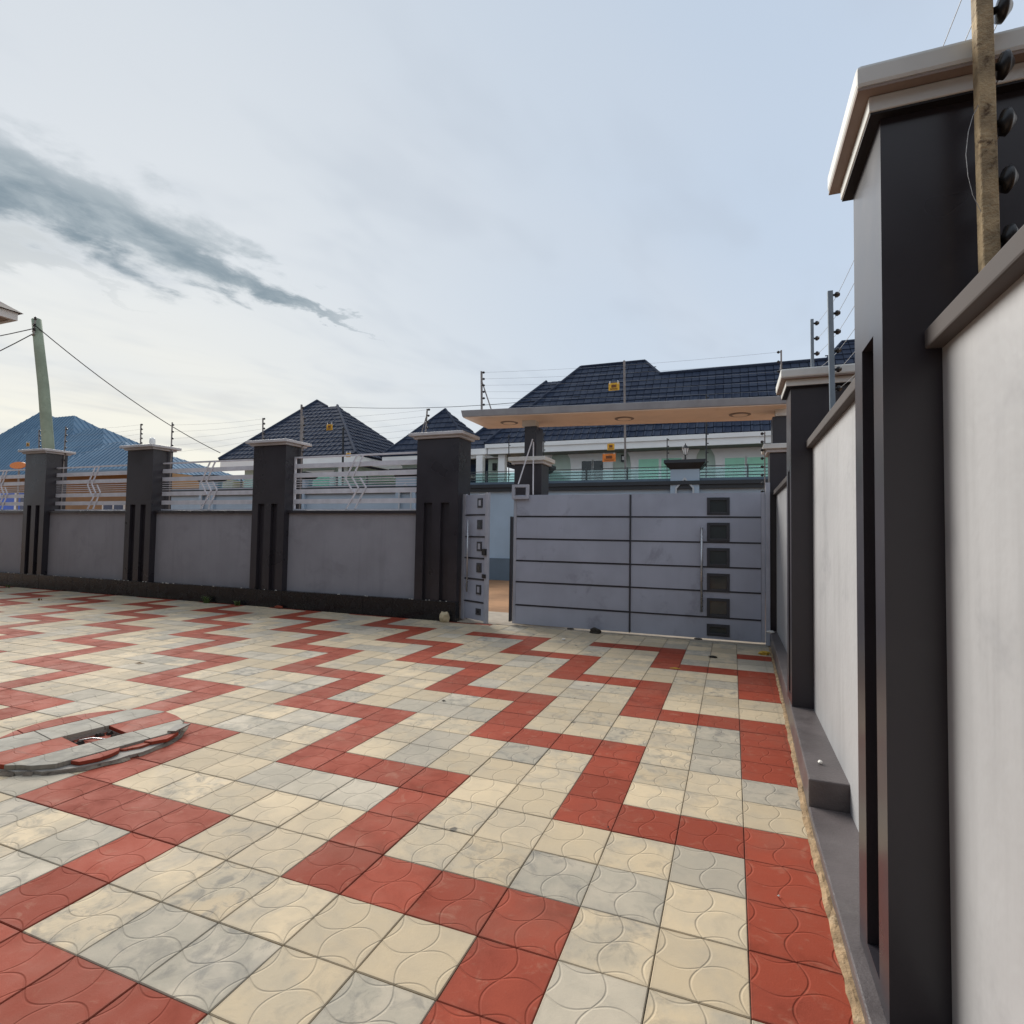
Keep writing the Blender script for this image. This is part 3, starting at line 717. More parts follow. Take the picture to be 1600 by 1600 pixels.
# ------------------------------------------------------------------ electric fence posts and wires
def fence_post(label, base, top, mat='post_metal', w=.022, side=1, n_ins=6, z0f=.2, strut=None, axis='x', ins_r=.022):
    base = Vector(base); top = Vector(top); root = empty('electric_fence_post', base); tag(root, label, 'fence post', 'electric fence posts')
    b = MB(); h = w/2
    b.hexa([base+Vector((-h, -h, 0)), base+Vector((h, -h, 0)), base+Vector((h, h, 0)), base+Vector((-h, h, 0)),
            top+Vector((-h, -h, 0)), top+Vector((h, -h, 0)), top+Vector((h, h, 0)), top+Vector((-h, h, 0))])
    b.build('rod', mat, root, bevel=.002, seg=1); pts = []
    d = Vector((side, 0, 0)) if axis == 'x' else Vector((0, side, 0))
    for k in range(n_ins):
        p = base.lerp(top, z0f+(.97-z0f)*k/max(1, n_ins-1)); a = p+d*h; e = p+d*(h+.045)
        b = MB(); b.tube([a, a+d*.012, a+d*.016, a+d*.028, a+d*.032, e], [.008, .010, ins_r*.9, ins_r, ins_r*.85, .010], 20 if ins_r > .03 else 8); b.build('insulator', 'insulator_black', root, smooth=ins_r > .03)
        pts.append(p+d*(h+.03))
    if strut:
        b = MB(); b.tube([Vector(strut), base.lerp(top, .8)], w*.38, 6); b.build('strut', mat, root)
    return pts
def wire_run(label, A, B, sag=.02, r=.0022):
    root = empty('electric_fence_wires', A[0]); tag(root, label, 'wires', 'electric fence wire runs')
    for a, c in zip(A, B):
        b = MB(); a = Vector(a); c = Vector(c)
        b.tube([a.lerp(c, t_)-Vector((0, 0, sag*4*t_*(1-t_))) for t_ in [k/8 for k in range(9)]], r, 4); b.build('wire', 'wire_metal', root)
def cap_top(k): return PH[k]+.095
pA = fence_post('slim post with insulators on the right of the second fence pier', (-11.36, 6.72, 1.822), (-11.40, 6.75, 3.755), n_ins=5, z0f=.66)
pB = fence_post('short post on the left of the second fence pier cap', (-12.41, 6.78, cap_top(2)), (-12.43, 6.78, 3.785), n_ins=5, z0f=.25)
pC = fence_post('post with dark insulators left of the green pole in front of blue roof', (-16.05, 6.78, cap_top(3)), (-16.09, 6.78, 3.84), n_ins=4, z0f=.3)
pD = fence_post('post with dark insulators right of the green pole in front of blue roof', (-14.99, 6.72, 1.822), (-15.004, 6.75, 3.86), n_ins=6, z0f=.6)
pE = fence_post('short post on the left of the cap of the third fence pier', (-8.85, 6.78, cap_top(1)), (-8.87, 6.78, 3.70), n_ins=5, z0f=.25)
pF = fence_post('tall bare post behind the cap of the third fence pier', (-7.94, 6.86, 1.822), (-7.97, 6.86, 3.93), w=.03, n_ins=1, z0f=.97)
pG = fence_post('slim post with insulators on the right of the third fence pier', (-7.82, 6.72, 1.822), (-7.819, 6.75, 3.675), n_ins=6, z0f=.62)
pH = fence_post('leaning post with strut on the cap of the pier by the gate', (-5.13, 6.80, cap_top(0)), (-5.10, 6.80, 3.64), n_ins=5, z0f=.15, strut=(-5.24, 6.80, cap_top(0)))
pI = fence_post('tall post with strut on the left end of the gate canopy', (-4.08, 6.9, 3.455), (-4.10, 6.9, 4.25), w=.03, n_ins=7, z0f=.12, strut=(-3.86, 6.9, 3.45))
pJ = fence_post('short post on the right end of the gate canopy', (.60, 6.95, 3.335), (.60, 6.95, 4.14), n_ins=6, z0f=.1, side=-1, strut=(.55, 6.95, 3.336))
pK = fence_post('dark post with insulators rising behind the right gate pillar', (.70, 7.3, 2.2), (.69, 7.3, 3.43), n_ins=8, z0f=.05)
pN = fence_post('post with insulators on the right top corner of the gate', (.362, 6.535, 2.06), (.362, 6.535, 2.90), w=.016, n_ins=8, z0f=.02, side=-1)
pL = fence_post('blue grey post with insulators in front of the far side pier', (.60, 2.55, 2.165), (.60, 2.64, 3.215), mat='post_blue', w=.034, n_ins=7, z0f=.18)
pM = fence_post('thin post with insulators behind the far side pier cap', (.62, 3.72, 2.07), (.62, 3.79, 3.43), mat='post_blue', w=.026, n_ins=6, z0f=.45)
pO = fence_post('rusty square post with big black insulators against the near side pier', (.579, -.080, 2.037), (.571, -.075, 3.20), mat='rusty_post', w=.037, n_ins=8, z0f=.03, ins_r=.034)
wire_run('wires running along the side wall between the near and far posts', pO[1:], pL, .05, .0016)
wire_run('wires running from the far side posts towards the gate', pL[1:], pM, .01, .0016)
wire_run('wires strung above the gate canopy', pI[1:], pJ, .04, .0017)
wire_run('wires strung between the gate pier and the third fence pier', pG[1:], pH, .03, .0017)
wire_run('wires strung between the second and third fence piers', pA, pE, .03, .0017)
wire_run('wires strung between the first and second fence piers', pD[1:], pB, .03, .0017)
# loose loop of wire on the rusty post
b = MB(); b.tube([(.560, -.09, 2.60), (.543, -.095, 2.565), (.531, -.10, 2.52), (.525, -.10, 2.46), (.529, -.10, 2.40), (.540, -.095, 2.35), (.560, -.09, 2.30)], .0008, 5)
o = b.build('loose_wire', 'wire_metal', org=(.58, -.05, 2.3)); tag(o, 'thin loose loop of wire hanging from the rusty post', 'wire')

# ------------------------------------------------------------------ warning signs on the wires
def warn_sign(label, c, w, h, mat='sign_yellow', tilt=0.0):
    c = Vector(c); root = empty('warning_sign', c); tag(root, label, 'sign', 'small warning plates on the fences')
    b = MB(); b.box(c.x-w/2, c.x+w/2, c.y-.004, c.y+.004, c.z-h/2, c.z+h/2); b.build('plate', mat, root)
    b = MB(); b.box(c.x-w*.24, c.x+w*.24, c.y-.0062, c.y-.0042, c.z-h*.12, c.z+h*.26); b.build('printed_symbol', 'sign_print', root)
    b = MB()
    for k in range(3): b.box(c.x-w*.36, c.x+w*.36, c.y-.0062, c.y-.0042, c.z-h*(.40-.075*k), c.z-h*(.365-.075*k))
    b.build('printed_lines', 'sign_print', root)
    for s_ in (-1, 1):
        b = MB(); b.cyl((c.x+s_*w*.38, c.y, c.z+h/2-.02), (c.x+s_*w*.38, c.y, c.z+h/2+.03), .006); b.build('hanger', 'lamp_white', root)
warn_sign('yellow warning plate hanging against the roof above the gate canopy', (-1.80, 6.92, 3.80), .17, .12)
warn_sign('orange yellow warning plate against the pointed roof left of the gate', (-7.21, 6.78, 3.425), .135, .115)
warn_sign('small yellow warning plate just above the railing left of the gate', (-6.74, 6.76, 2.87), .10, .075)
warn_sign('small yellow warning plate under the white eave across the street', (-3.47, 14.95, 4.13), .22, .20)
warn_sign('orange warning plate beside the wall lamp across the street', (-3.52, 14.95, 3.80), .40, .24, 'sign_orange')
warn_sign('tiny yellow warning plate in front of the blue metal roof', (-16.55, 6.80, 3.50), .11, .09)

# ------------------------------------------------------------------ wall across the street
OY = 15.1
ow = empty('street_wall', (-7, OY, 0)); tag(ow, 'blue grey wall with dark coping and rails across the street', 'wall')
OX0, OX1 = -22.6, 9.0
b = MB(); b.box(OX0, OX1, OY, OY+.2, .66, 2.83); b.build('wall_face', 'opposite_blue', ow)
b = MB(); b.box(OX0, OX1, OY-.04, OY+.2, -.05, .659); b.build('plinth', 'opposite_plinth', ow)
b = MB(); b.box(OX0, OX1, OY-.10, OY+.24, 2.831, 2.95); b.box(OX0, OX1, OY-.16, OY+.30, 2.951, 3.06); b.build('coping', 'opposite_dark', ow)
b = MB(); b.box(OX0, OX1, OY+.02, OY+.16, 3.061, 3.15); b.build('kerb_band', 'opposite_plinth', ow)
piers = [-20.1, -15.45, -10.65, -5.95, -1.33, 3.3]
for k, pc in enumerate(piers):
    hw = .40; y0_ = OY-.12
    b = MB()
    b.prism([(pc-hw, y0_, -.05), (pc-.265, y0_, -.05), (pc-.265, y0_, 2.86), (pc, y0_, 3.17), (pc+.265, y0_, 2.86), (pc+.265, y0_, -.05), (pc+hw, y0_, -.05), (pc+hw, y0_, 3.40), (pc-hw, y0_, 3.40)], (0, .20, 0))
    b.box(pc-hw, pc+hw, y0_+.2005, OY+.32, -.05, 3.40)
    p = b.build('pier', 'opposite_blue', ow)
    b = MB(); t_ = .05
    prof = [(-.265, 1.0), (-.265, 2.86), (0, 3.17), (.265, 2.86), (.265, 1.0)]
    inner = [(-.215, 1.0), (-.215, 2.84), (0, 3.095), (.215, 2.84), (.215, 1.0)]
    for q in range(4):
        a, c = prof[q], prof[q+1]; a2, c2 = inner[q], inner[q+1]
        b.prism([(pc+a[0], y0_-.025, a[1]), (pc+c[0], y0_-.025, c[1]), (pc+c2[0], y0_-.025, c2[1]), (pc+a2[0], y0_-.025, a2[1])], (0, .05, 0))
    b.build('niche_trim', 'opposite_trim', p)
    b = MB(); b.prism([(pc-.214, y0_+.19, -.05), (pc-.214, y0_+.19, 2.84), (pc, y0_+.19, 3.09), (pc+.214, y0_+.19, 2.84), (pc+.214, y0_+.19, -.05)], (0, .009, 0)); b.build('niche_back', 'opposite_dark', p)
    b = MB()
    for (e0, e1, za, zb) in ((.02, .10, 3.401, 3.49), (.10, .17, 3.4905, 3.57), (.17, .17, 3.5705, 3.66)):
        x0, x1, ya, yb = pc-hw, pc+hw, y0_, OY+.32
        b.hexa([(x0-e0, ya-e0, za), (x1+e0, ya-e0, za), (x1+e0, yb+e0, za), (x0-e0, yb+e0, za), (x0-e1, ya-e1, zb), (x1+e1, ya-e1, zb), (x1+e1, yb+e1, zb), (x0-e1, yb+e1, zb)])
    b.build('cap', 'opposite_dark', p)
for k in range(len(piers)-1):
    x0, x1 = piers[k]+.41, piers[k+1]-.41
    b = MB(); b.box(x0, x1, OY+.085, OY+.095, 3.151, 3.46); b.build('glass_panel', 'teal_glass', ow)
    for z in (3.50, 3.405, 3.31, 3.22):
        b = MB(); b.box(x0, x1, OY+.05, OY+.075, z-.011, z+.011); b.build('rail', 'rail_dark', ow)
    for q in range(1, 3):
        x = x0+(x1-x0)*q/3; b = MB(); b.box(x-.02, x+.02, OY+.04, OY+.08, 3.151, 3.52); b.build('rail_post', 'rail_dark', ow)
# lantern and posts on that wall
def lantern(c, label):
    root = empty('lantern', c); tag(root, label, 'lantern'); c = Vector(c)
    b = MB(); b.lathe(c, [(.06, 0), (.03, .03), (.02, .16), (.05, .18)], 10); b.build('stem', 'lamp_black', root)
    b = MB(); b.lathe(c, [(.05, .181), (.095, .36), (.09, .37)], 6); b.build('glass', 'lamp_white', root)
    b = MB()
    for k in range(6):
        a = 2*math.pi*k/6; b.tube([c+Vector((.055*math.cos(a), .055*math.sin(a), .18)), c+Vector((.10*math.cos(a), .10*math.sin(a), .365))], .007, 5)
    b.build('cage', 'lamp_black', root)
    b = MB(); b.lathe(c, [(.115, .371), (.05, .45), (.02, .47), (.012, .52)], 8); b.build('roof', 'lamp_black', root)
lantern((-1.33, OY+.1, 3.661), 'small lantern on the pier with the pointed niche')
fence_post('dark post with insulators on the street wall right of the lantern', (-.76, OY+.25, 3.06), (-.76, OY+.25, 5.6), 'insulator_black', .04, n_ins=9, z0f=.12)
fence_post('thin dark post on the street wall left of the lantern', (-1.86, OY+.25, 3.06), (-1.864, OY+.25, 4.38), 'insulator_black', .025, n_ins=6, z0f=.2)
fence_post('tall rusty pole rising against the dark roof', (-3.2, OY+1.2, -.05), (-3.33, OY+1.2, 7.15), 'post_metal', .06, n_ins=1, z0f=.97)
fence_post('thin dark post on the street wall right of the gate pillar', (-5.72, OY+.25, 3.06), (-5.74, OY+.25, 4.75), 'insulator_black', .025, n_ins=6, z0f=.2)
fence_post('thin dark post on the street wall left of the gate pillar', (-6.93, OY+.25, 3.06), (-6.95, OY+.25, 4.75), 'insulator_black', .025, n_ins=5, z0f=.2)
fence_post('black post in front of the pointed tiled roof', (-13.6, OY+.25, 3.06), (-13.65, OY+.25, 5.35), 'insulator_black', .055, n_ins=5, z0f=.2)

# ------------------------------------------------------------------ houses across the street
TILE_W, TILE_L = .30, .37
def roof_face(parent, poly, mat='roof_tile_navy', budget=0, seed=0):
    """a tiled slope: base sheet + real tiles; poly is planar, its first edge is the eave"""
    P = [Vector(p) for p in poly]; e = (P[1]-P[0]).normalized(); nrm = Vector((0, 0, 0))
    for k in range(1, len(P)-1): nrm += (P[k]-P[0]).cross(P[k+1]-P[0])
    nrm.normalize()
    if nrm.z < 0: nrm = -nrm
    up_ = nrm.cross(e)
    if up_.z < 0: up_ = -up_
    uv = [((p-P[0]).dot(e), (p-P[0]).dot(up_)) for p in P]
    us = [q[0] for q in uv]; vs_ = [q[1] for q in uv]
    sheet = MB(); sheet.prism([p-nrm*.012 for p in P], -nrm*.06); base = sheet.build('roof_slope', mat, parent)
    st_ = MB(); me = None; made = 0; cells = []
    j = 0; v0 = 0.0
    while v0 < max(vs_):
        off = 0
        i0 = int(math.floor(min(us)/TILE_W))-1
        for i in range(i0, int(max(us)/TILE_W)+2):
            u0 = i*TILE_W+off; pl = clip_poly(uv, [(u0+.012, v0), (u0+TILE_W-.012, v0), (u0+TILE_W-.012, v0+TILE_L+.02), (u0+.012, v0+TILE_L+.02)])
            if len(pl) < 3 or area2(pl) < .004: continue
            cells.append((u0, v0, pl))
        v0 += TILE_L; j += 1
    full_a = (TILE_W-.024)*(TILE_L+.02)
    def P3(u, v, h): return P[0]+e*u+up_*v+nrm*h
    def hh(v, v0): return .038-.030*(v-v0)/TILE_L
    fulls = [c for c in cells if abs(area2(c[2])-full_a) < 1e-4]
    pick = set()
    if budget and fulls:
        sc = []
        for c in fulls:
            q = project(P3(c[0]+TILE_W/2, c[1]+TILE_L/2, .02)); s_ = 1e9
            if q and 0 < q[0] < 1 and 0 < q[1] < 1: s_ = (P3(c[0], c[1], 0)-CAM_POS).length
            sc.append((s_, id(c)))
        sc.sort(); pick = {k for _, k in sc[:budget]}
        mb = MB(); w = TILE_W-.024; l = TILE_L+.02
        def loc(u, v, h): return e*u+up_*v+nrm*h
        # a tile with a slightly rolled left edge
        sec = [(0, .0), (0, .016), (.05, .020), (.085, .0), (w-.05, -.003), (w, .004)]
        fr = [loc(u, 0, .038+h) for u, h in sec[1:]]; bk = [loc(u, l, .008+h) for u, h in sec[1:]]
        n5 = len(fr); bot = [loc(0, 0, 0), loc(w, 0, 0), loc(w, l, 0), loc(0, l, 0)]
        fsx = [(k, k+1, n5+k+1, n5+k) for k in range(n5-1)]
        fsx += [tuple([2*n5+1, 2*n5]+list(range(n5))), tuple([2*n5, 2*n5+3, n5, 0]), tuple([2*n5+1, n5-1, 2*n5-1, 2*n5+2]), tuple([2*n5+2]+list(range(2*n5-1, n5-1, -1))+[2*n5+3])]
        mb.add(fr+bk+bot, fsx); me = mb.mesh('roof_tile', mat)
    for c in cells:
        u0, v0, pl = c
        if id(c) in pick:
            link_piece('roof_tile', me, base, P3(u0+.012, v0, 0)); continue
        n_ = len(pl)
        top = [P3(u, v, hh(v, v0)+(.012 if u-u0 < .08 else 0)) for u, v in pl]; bot = [P3(u, v, 0) for u, v in pl]
        st_.add(bot+top, [tuple(range(n_, 2*n_))]+[(k, (k+1) % n_, n_+(k+1) % n_, n_+k) for k in range(n_)])
    o = st_.build('more_roof_tiles', mat, base); o['kind'] = 'stuff'
    return base
def ridge(parent, pts, r=.07):
    b = MB(); b.tube(pts, r, 6); b.build('ridge_cap', 'roof_tile_navy', parent)

hA = empty('tiled_house', (-1, 21, 0)); tag(hA, 'pale green house with long dark tiled roof right behind the gate canopy', 'house')
e0, eY = 5.06, 18.8
roof_face(hA, [(-9.37, eY, e0), (6.9, eY, e0), (6.9, 22.9, 9.07), (3.9, 22.9, 9.07), (3.25, 22.0, 8.19), (-2.85, 22.0, 8.19), (-3.6, 22.9, 9.07), (-6.49, 22.9, 9.07)], budget=300)
roof_face(hA, [(-9.37, 27.0, e0), (-9.37, eY, e0), (-6.49, 22.9, 9.07)])
b = MB(); b.add([(-6.49, 22.95, 9.06), (-3.6, 22.95, 9.06), (-3.6, 27, e0), (-9.37, 27, e0), (-2.85, 22.05, 8.18), (3.25, 22.05, 8.18), (3.9, 22.95, 9.06), (6.9, 22.95, 9.06), (6.9, 27, e0)],
               [(0, 1, 2, 3), (1, 4, 2), (4, 5, 8, 2), (5, 6, 8), (6, 7, 8)]); b.build('rear_slope', 'roof_tile_navy', hA)
ridge(hA, [(-9.37, eY, e0+.05), (-6.49, 22.9, 9.12)]); ridge(hA, [(-6.49, 22.9, 9.12), (-3.6, 22.9, 9.12)]); ridge(hA, [(-3.6, 22.9, 9.12), (-2.85, 22.0, 8.24)], .05); ridge(hA, [(-2.85, 22.0, 8.24), (3.25, 22.0, 8.24)])
ridge(hA, [(3.25, 22.0, 8.24), (3.9, 22.9, 9.12)], .05); ridge(hA, [(3.9, 22.9, 9.12), (6.9, 22.9, 9.12)])
b = MB(); b.box(-9.35, 6.9, eY-.04, eY+.02, 4.90, 5.055); b.build('upper_fascia', 'house_white', hA)
b = MB(); b.box(-9.25, 6.9, eY+.0205, eY+.09, 4.66, 4.90); b.build('lower_fascia', 'house_white', hA)
b = MB(); b.box(-9.30, 6.9, eY+.0905, 19.78, 4.66, 4.70); b.build('eave_soffit', 'house_soffit', hA)
b = MB(); b.box(-8.2, 6.9, 19.8, 26.5, -.05, 4.95); b.build('wall', 'house_green', hA)
b = MB(); b.box(-9.36, -9.30, eY+.03, 26.9, 4.68, 5.04); b.build('side_fascia', 'house_white', hA)
def surround(parent, x0, x1, z1, dark, panes, flare=.16):
    Yw = 19.8
    b = MB()
    prof = [(x0, 2.6), (x1, 2.6), (x1, z1-.5), (x1+flare*.25, z1-.22), (x1+flare, z1), (x0-flare, z1), (x0-flare*.25, z1-.22), (x0, z1-.5)]
    b.prism([(x, Yw-.11, z) for x, z in prof], (0, .108, 0)); s_ = b.build('window_surround', 'house_white', parent)
    for (a, c, zt) in panes:
        b = MB(); b.box(a-.05, c+.05, Yw-.135, Yw-.1105, 2.8, zt+.05); w_ = b.build('window', 'house_white', parent)
        b = MB(); b.box(a, c, Yw-.145, Yw-.1355, 2.85, zt); b.build('pane', 'window_dark' if dark else 'window_green', w_)
surround(hA, -6.02, -4.35, 4.70, True, [(-5.57, -5.17, 4.36), (-5.10, -4.72, 4.36)])
surround(hA, -3.66, -1.30, 4.70, False, [(-3.36, -2.62, 4.36), (-2.52, -1.80, 4.36)])
surround(hA, -.62, 1.6, 4.66, False, [(-.30, .36, 4.30), (.44, 1.10, 4.30)])
surround(hA, -8.05, -6.9, 4.70, True, [(-7.8, -7.2, 3.2)], .1)
b = MB(); b.box(-4.03, -3.86, 19.66, 19.80, 4.30, 4.56); b.build('wall_lamp', 'lamp_black', hA)
b = MB(); b.box(-3.99, -3.90, 19.65, 19.66, 4.36, 4.50); b.build('lamp_glass', 'lamp_white', hA)
for x in (-9.72, -8.74):
    b = MB(); b.box(x-.14, x+.14, 19.05, 19.33, -.05, 4.66); b.build('porch_column', 'house_white', hA)
# rear wing and porch eave, left of the main roof
roof_face(hA, [(-11.1, 19.6, 4.98), (-9.3, 19.6, 4.98), (-6.9, 23.6, 8.75), (-8.35, 23.6, 8.75)])
b = MB(); b.add([(-11.1, 19.6, 4.98), (-8.35, 23.6, 8.75), (-11.1, 27, 4.98)], [(0, 1, 2)]); b.build('rear_slope', 'roof_tile_navy', hA)
ridge(hA, [(-11.1, 19.6, 5.03), (-8.35, 23.6, 8.8)])
b = MB(); b.box(-11.1, -9.0, 19.30, 19.5, 4.74, 4.98); b.box(-10.9, -8.9, 19.52, 19.75, 4.62, 4.74); b.build('porch_fascia', 'house_white', hA)
b = MB(); b.box(-9.69, -9.0, 19.9, 20.1, -.05, 4.6); b.build('porch_wall', 'house_green', hA)
b = MB(); b.box(-9.46, -9.30, 19.80, 19.898, 4.12, 4.42); b.build('wall_lamp', 'lamp_black', hA)
b = MB(); b.box(-11.4, -9.9, 20.6, 20.7, 2.0, 4.5); b.build('screen_wall', 'roof_tile_navy', hA)

hC = empty('tiled_house', (-20, 22, 0)); tag(hC, 'house with pointed dark tiled roof behind the third fence pier', 'house')
roof_face(hC, [(-24.1, 19.0, 4.95), (-15.8, 19.0, 4.95), (-19.75, 22.55, 8.15), (-20.4, 22.55, 8.15), (-21.6, 23.15, 8.69)], budget=300)
roof_face(hC, [(-15.8, 19.0, 4.95), (-15.8, 26.2, 4.95), (-19.75, 22.55, 8.15)])
b = MB(); b.add([(-24.1, 19.0, 4.95), (-21.6, 23.15, 8.69), (-24.1, 27, 4.95), (-20.4, 22.6, 8.13), (-19.75, 22.6, 8.13), (-15.8, 26.2, 4.95)], [(0, 1, 2), (1, 3, 4, 5, 2)]); b.build('rear_slope', 'roof_tile_navy', hC)
ridge(hC, [(-24.1, 19, 5.0), (-21.6, 23.15, 8.74)]); ridge(hC, [(-15.8, 19, 5.0), (-19.75, 22.55, 8.2)]); ridge(hC, [(-21.6, 23.15, 8.74), (-20.4, 22.55, 8.2)], .05)
b = MB(); b.box(-24.0, -15.85, 19.02, 19.1, 4.55, 4.93); b.box(-15.93, -15.85, 19.101, 26, 4.55, 4.93); b.build('fascia', 'house_white', hC)
b = MB(); b.box(-23.3, -16.6, 19.9, 25.6, -.05, 4.56); b.build('wall', 'house_green', hC)
for x0, x1 in ((-22.4, -20.6), (-19.3, -17.6)):
    b = MB(); b.box(x0, x1, 19.78, 19.898, 2.4, 4.35); b.build('window_surround', 'house_white', hC)
    b = MB(); b.box(x0+.25, x1-.25, 19.765, 19.779, 2.6, 4.05); b.build('pane', 'window_green', hC)
for x in (-16.9,):
    b = MB(); b.box(x-.15, x+.15, 19.4, 19.7, -.05, 4.56); b.build('porch_column', 'house_white', hC)

hB = empty('tiled_house', (-12.6, 22, 0)); tag(hB, 'small pointed dark tiled roof behind the pier beside the gate', 'house')
roof_face(hB, [(-15.2, 20.0, 4.94), (-10.4, 20.0, 4.94), (-12.98, 22.1, 7.42)])
roof_face(hB, [(-10.4, 20.0, 4.94), (-10.4, 25.0, 4.94), (-12.98, 22.1, 7.42)])
b = MB(); b.add([(-15.2, 20, 4.94), (-12.98, 22.1, 7.42), (-15.2, 25, 4.94), (-10.4, 25, 4.94)], [(0, 1, 2), (1, 3, 2)]); b.build('rear_slope', 'roof_tile_navy', hB)
ridge(hB, [(-15.2, 20, 4.97), (-12.98, 22.1, 7.46)], .05); ridge(hB, [(-10.4, 20, 4.97), (-12.98, 22.1, 7.46)], .05)
b = MB(); b.box(-15.1, -11.3, 20.03, 20.12, 4.62, 4.92); b.build('fascia', 'house_white', hB)
b = MB(); b.box(-14.5, -11.5, 20.8, 24.5, -.05, 4.63); b.build('wall', 'house_green', hB)
b = MB(); b.box(-13.9, -12.6, 20.72, 20.798, 2.6, 4.3); b.build('window_surround', 'house_white', hB)

# blue sheet-metal roof far left
hD = empty('metal_roofed_house', (-38, 23, 0)); tag(hD, 'house with stepped blue sheet metal hip roof at the far left', 'house')
def rib_slope(poly, nm='roof_slope'):
    P = [Vector(p) for p in poly]; e = (P[1]-P[0]).normalized(); nr = (P[1]-P[0]).cross(P[2]-P[0]).normalized()
    if nr.z < 0: nr = -nr
    u_ = nr.cross(e); u_ = -u_ if u_.z < 0 else u_
    b = MB(); b.prism(P, -nr*.05); base = b.build(nm, 'blue_roof_sheet', hD)
    uv = [((p-P[0]).dot(e), (p-P[0]).dot(u_)) for p in P]; b = MB(); x = min(q[0] for q in uv)
    while x < max(q[0] for q in uv):
        pl = clip_poly(uv, [(x-.025, -1), (x+.025, -1), (x+.025, 50), (x-.025, 50)])
        if len(pl) > 2: b.prism([P[0]+e*a+u_*c+nr*.001 for a, c in pl], nr*.022)
        x += .36
    o = b.build('roof_ribs', 'blue_roof_sheet', base); o['kind'] = 'stuff'
ez = 4.62
def hip(xl, xr, y0, y1, rx0, rx1, ry, rz):
    rib_slope([(xl, y0, ez), (xr, y0, ez), (rx1, ry, rz), (rx0, ry, rz)]); rib_slope([(xr, y0, ez), (xr, y1, ez), (rx1, ry, rz)])
    rib_slope([(xl, y1, ez), (xl, y0, ez), (rx0, ry, rz)])
    b = MB(); b.add([(xr, y1, ez), (xl, y1, ez), (rx0, ry, rz), (rx1, ry, rz)], [(0, 1, 2, 3)]); b.build('roof_slope', 'blue_roof_sheet', hD)
hip(-57, -39.5, 21.0, 33, -49.7, -49.5, 25.0, 10.32)
hip(-50.5, -37.4, 20.0, 31, -45.4, -43.1, 23.5, 9.30)
hip(-44.5, -33.2, 19.2, 29, -39.4, -37.6, 22.0, 7.83)
hip(-38.2, -29.6, 18.5, 27, -34.4, -33.3, 20.5, 6.53)
b = MB(); b.box(-48, -29.6, 20.6, 27, -.05, 4.61); b.build('wall', 'tan_wall', hD)
b = MB(); b.box(-38.1, -29.7, 18.45, 18.55, 4.45, 4.615); b.build('fascia', 'blue_sheet', hD)
for x0, x1 in ((-35.0, -33.0),):
    b = MB(); b.box(x0, x1, 20.45, 20.59, 1.4, 3.0); w_ = b.build('window', 'house_white', hD)
    for a, c in ((x0+.15, (x0+x1)/2-.08), ((x0+x1)/2+.08, x1-.15)):
        b = MB(); b.box(a, c, 20.43, 20.449, 1.5, 2.8); b.build('pane', 'window_navy', w_)
b = MB(); b.box(-45.2, -41.6, 20.4, 20.59, .2, 3.65); w_ = b.build('shutter', 'shutter_blue', hD)
for x in (-43.3, -41.75):
    b = MB(); b.box(x-.12, x+.12, 20.36, 20.399, .2, 3.6); b.build('shutter_post', 'house_white', w_)
b = MB(); b.box(-42.8, -42.0, 20.37, 20.398, 2.3, 3.4); b.build('shutter_opening', 'window_navy', w_)
# oval orange board
root = empty('oval_sign', (-30.9, 14.0, 0)); tag(root, 'orange oval sign board seen through the leftmost railing', 'sign')
b = MB(); b.prism([(-30.9+.62*math.cos(2*math.pi*k/28), 14.0, 4.28+.16*math.sin(2*math.pi*k/28)) for k in range(28)], (0, .04, 0)); b.build('board', 'sign_orange', root)
b = MB(); b.cyl((-30.9, 14.06, -.05), (-30.9, 14.06, 4.2), .04); b.build('pole', 'post_metal', root)

# ------------------------------------------------------------------ utility pole
up_ = empty('utility_pole', (-22.6, 11, -.05)); tag(up_, 'leaning greenish wooden utility pole in front of the blue roof', 'utility pole')
pp = [(-22.45, 11, -.05), (-23.05, 11, 2.8), (-23.35, 11, 4.6), (-23.75, 11, 6.6), (-24.1, 11, 8.0), (-24.38, 11, 9.2)]
b = MB(); b.tube(pp, [.20, .19, .185, .175, .165, .155], 14); b.build('shaft', 'pole_green', up_, smooth=True)
for dx, dz in ((.22, 8.95), (.20, 8.70), (.18, 8.55)):
    b = MB(); b.tube([(-24.30, 10.85, dz), (-24.30+dx, 10.80, dz+.02), (-24.30+dx, 10.80, dz+.14)], .025, 6); b.build('bracket', 'post_metal', up_)
    b = MB(); b.lathe((-24.30+dx, 10.80, dz+.141), [(.04, 0), (.06, .03), (.035, .06), (.05, .09), (.02, .12)], 10); b.build('insulator', 'insulator_black', up_)
def span(label, a, c, sag, r=.018):
    a = Vector(a); c = Vector(c); b = MB(); b.tube([a.lerp(c, t_)-Vector((0, 0, sag*4*t_*(1-t_))) for t_ in [k/14 for k in range(15)]], r, 5)
    o = b.build('power_line', 'insulator_black', org=a); tag(o, label, 'power line', 'lines from the utility pole')
span('drooping service line from the pole down to the pointed roof', (-24.1, 10.8, 8.9), (-24.0, 19.0, 5.3), .35)
span('nearly level line from the pole to the left picture edge', (-24.3, 10.85, 8.8), (-40, 9, 9.2), .5)
span('falling line from the pole to the left picture edge', (-24.3, 10.85, 8.6), (-34, 8.5, 5.6), .4)
span('long thin line across the sky above the pointed roofs', (-20.0, 22.6, 8.15), (-6, 21, 7.3), .25, .012)

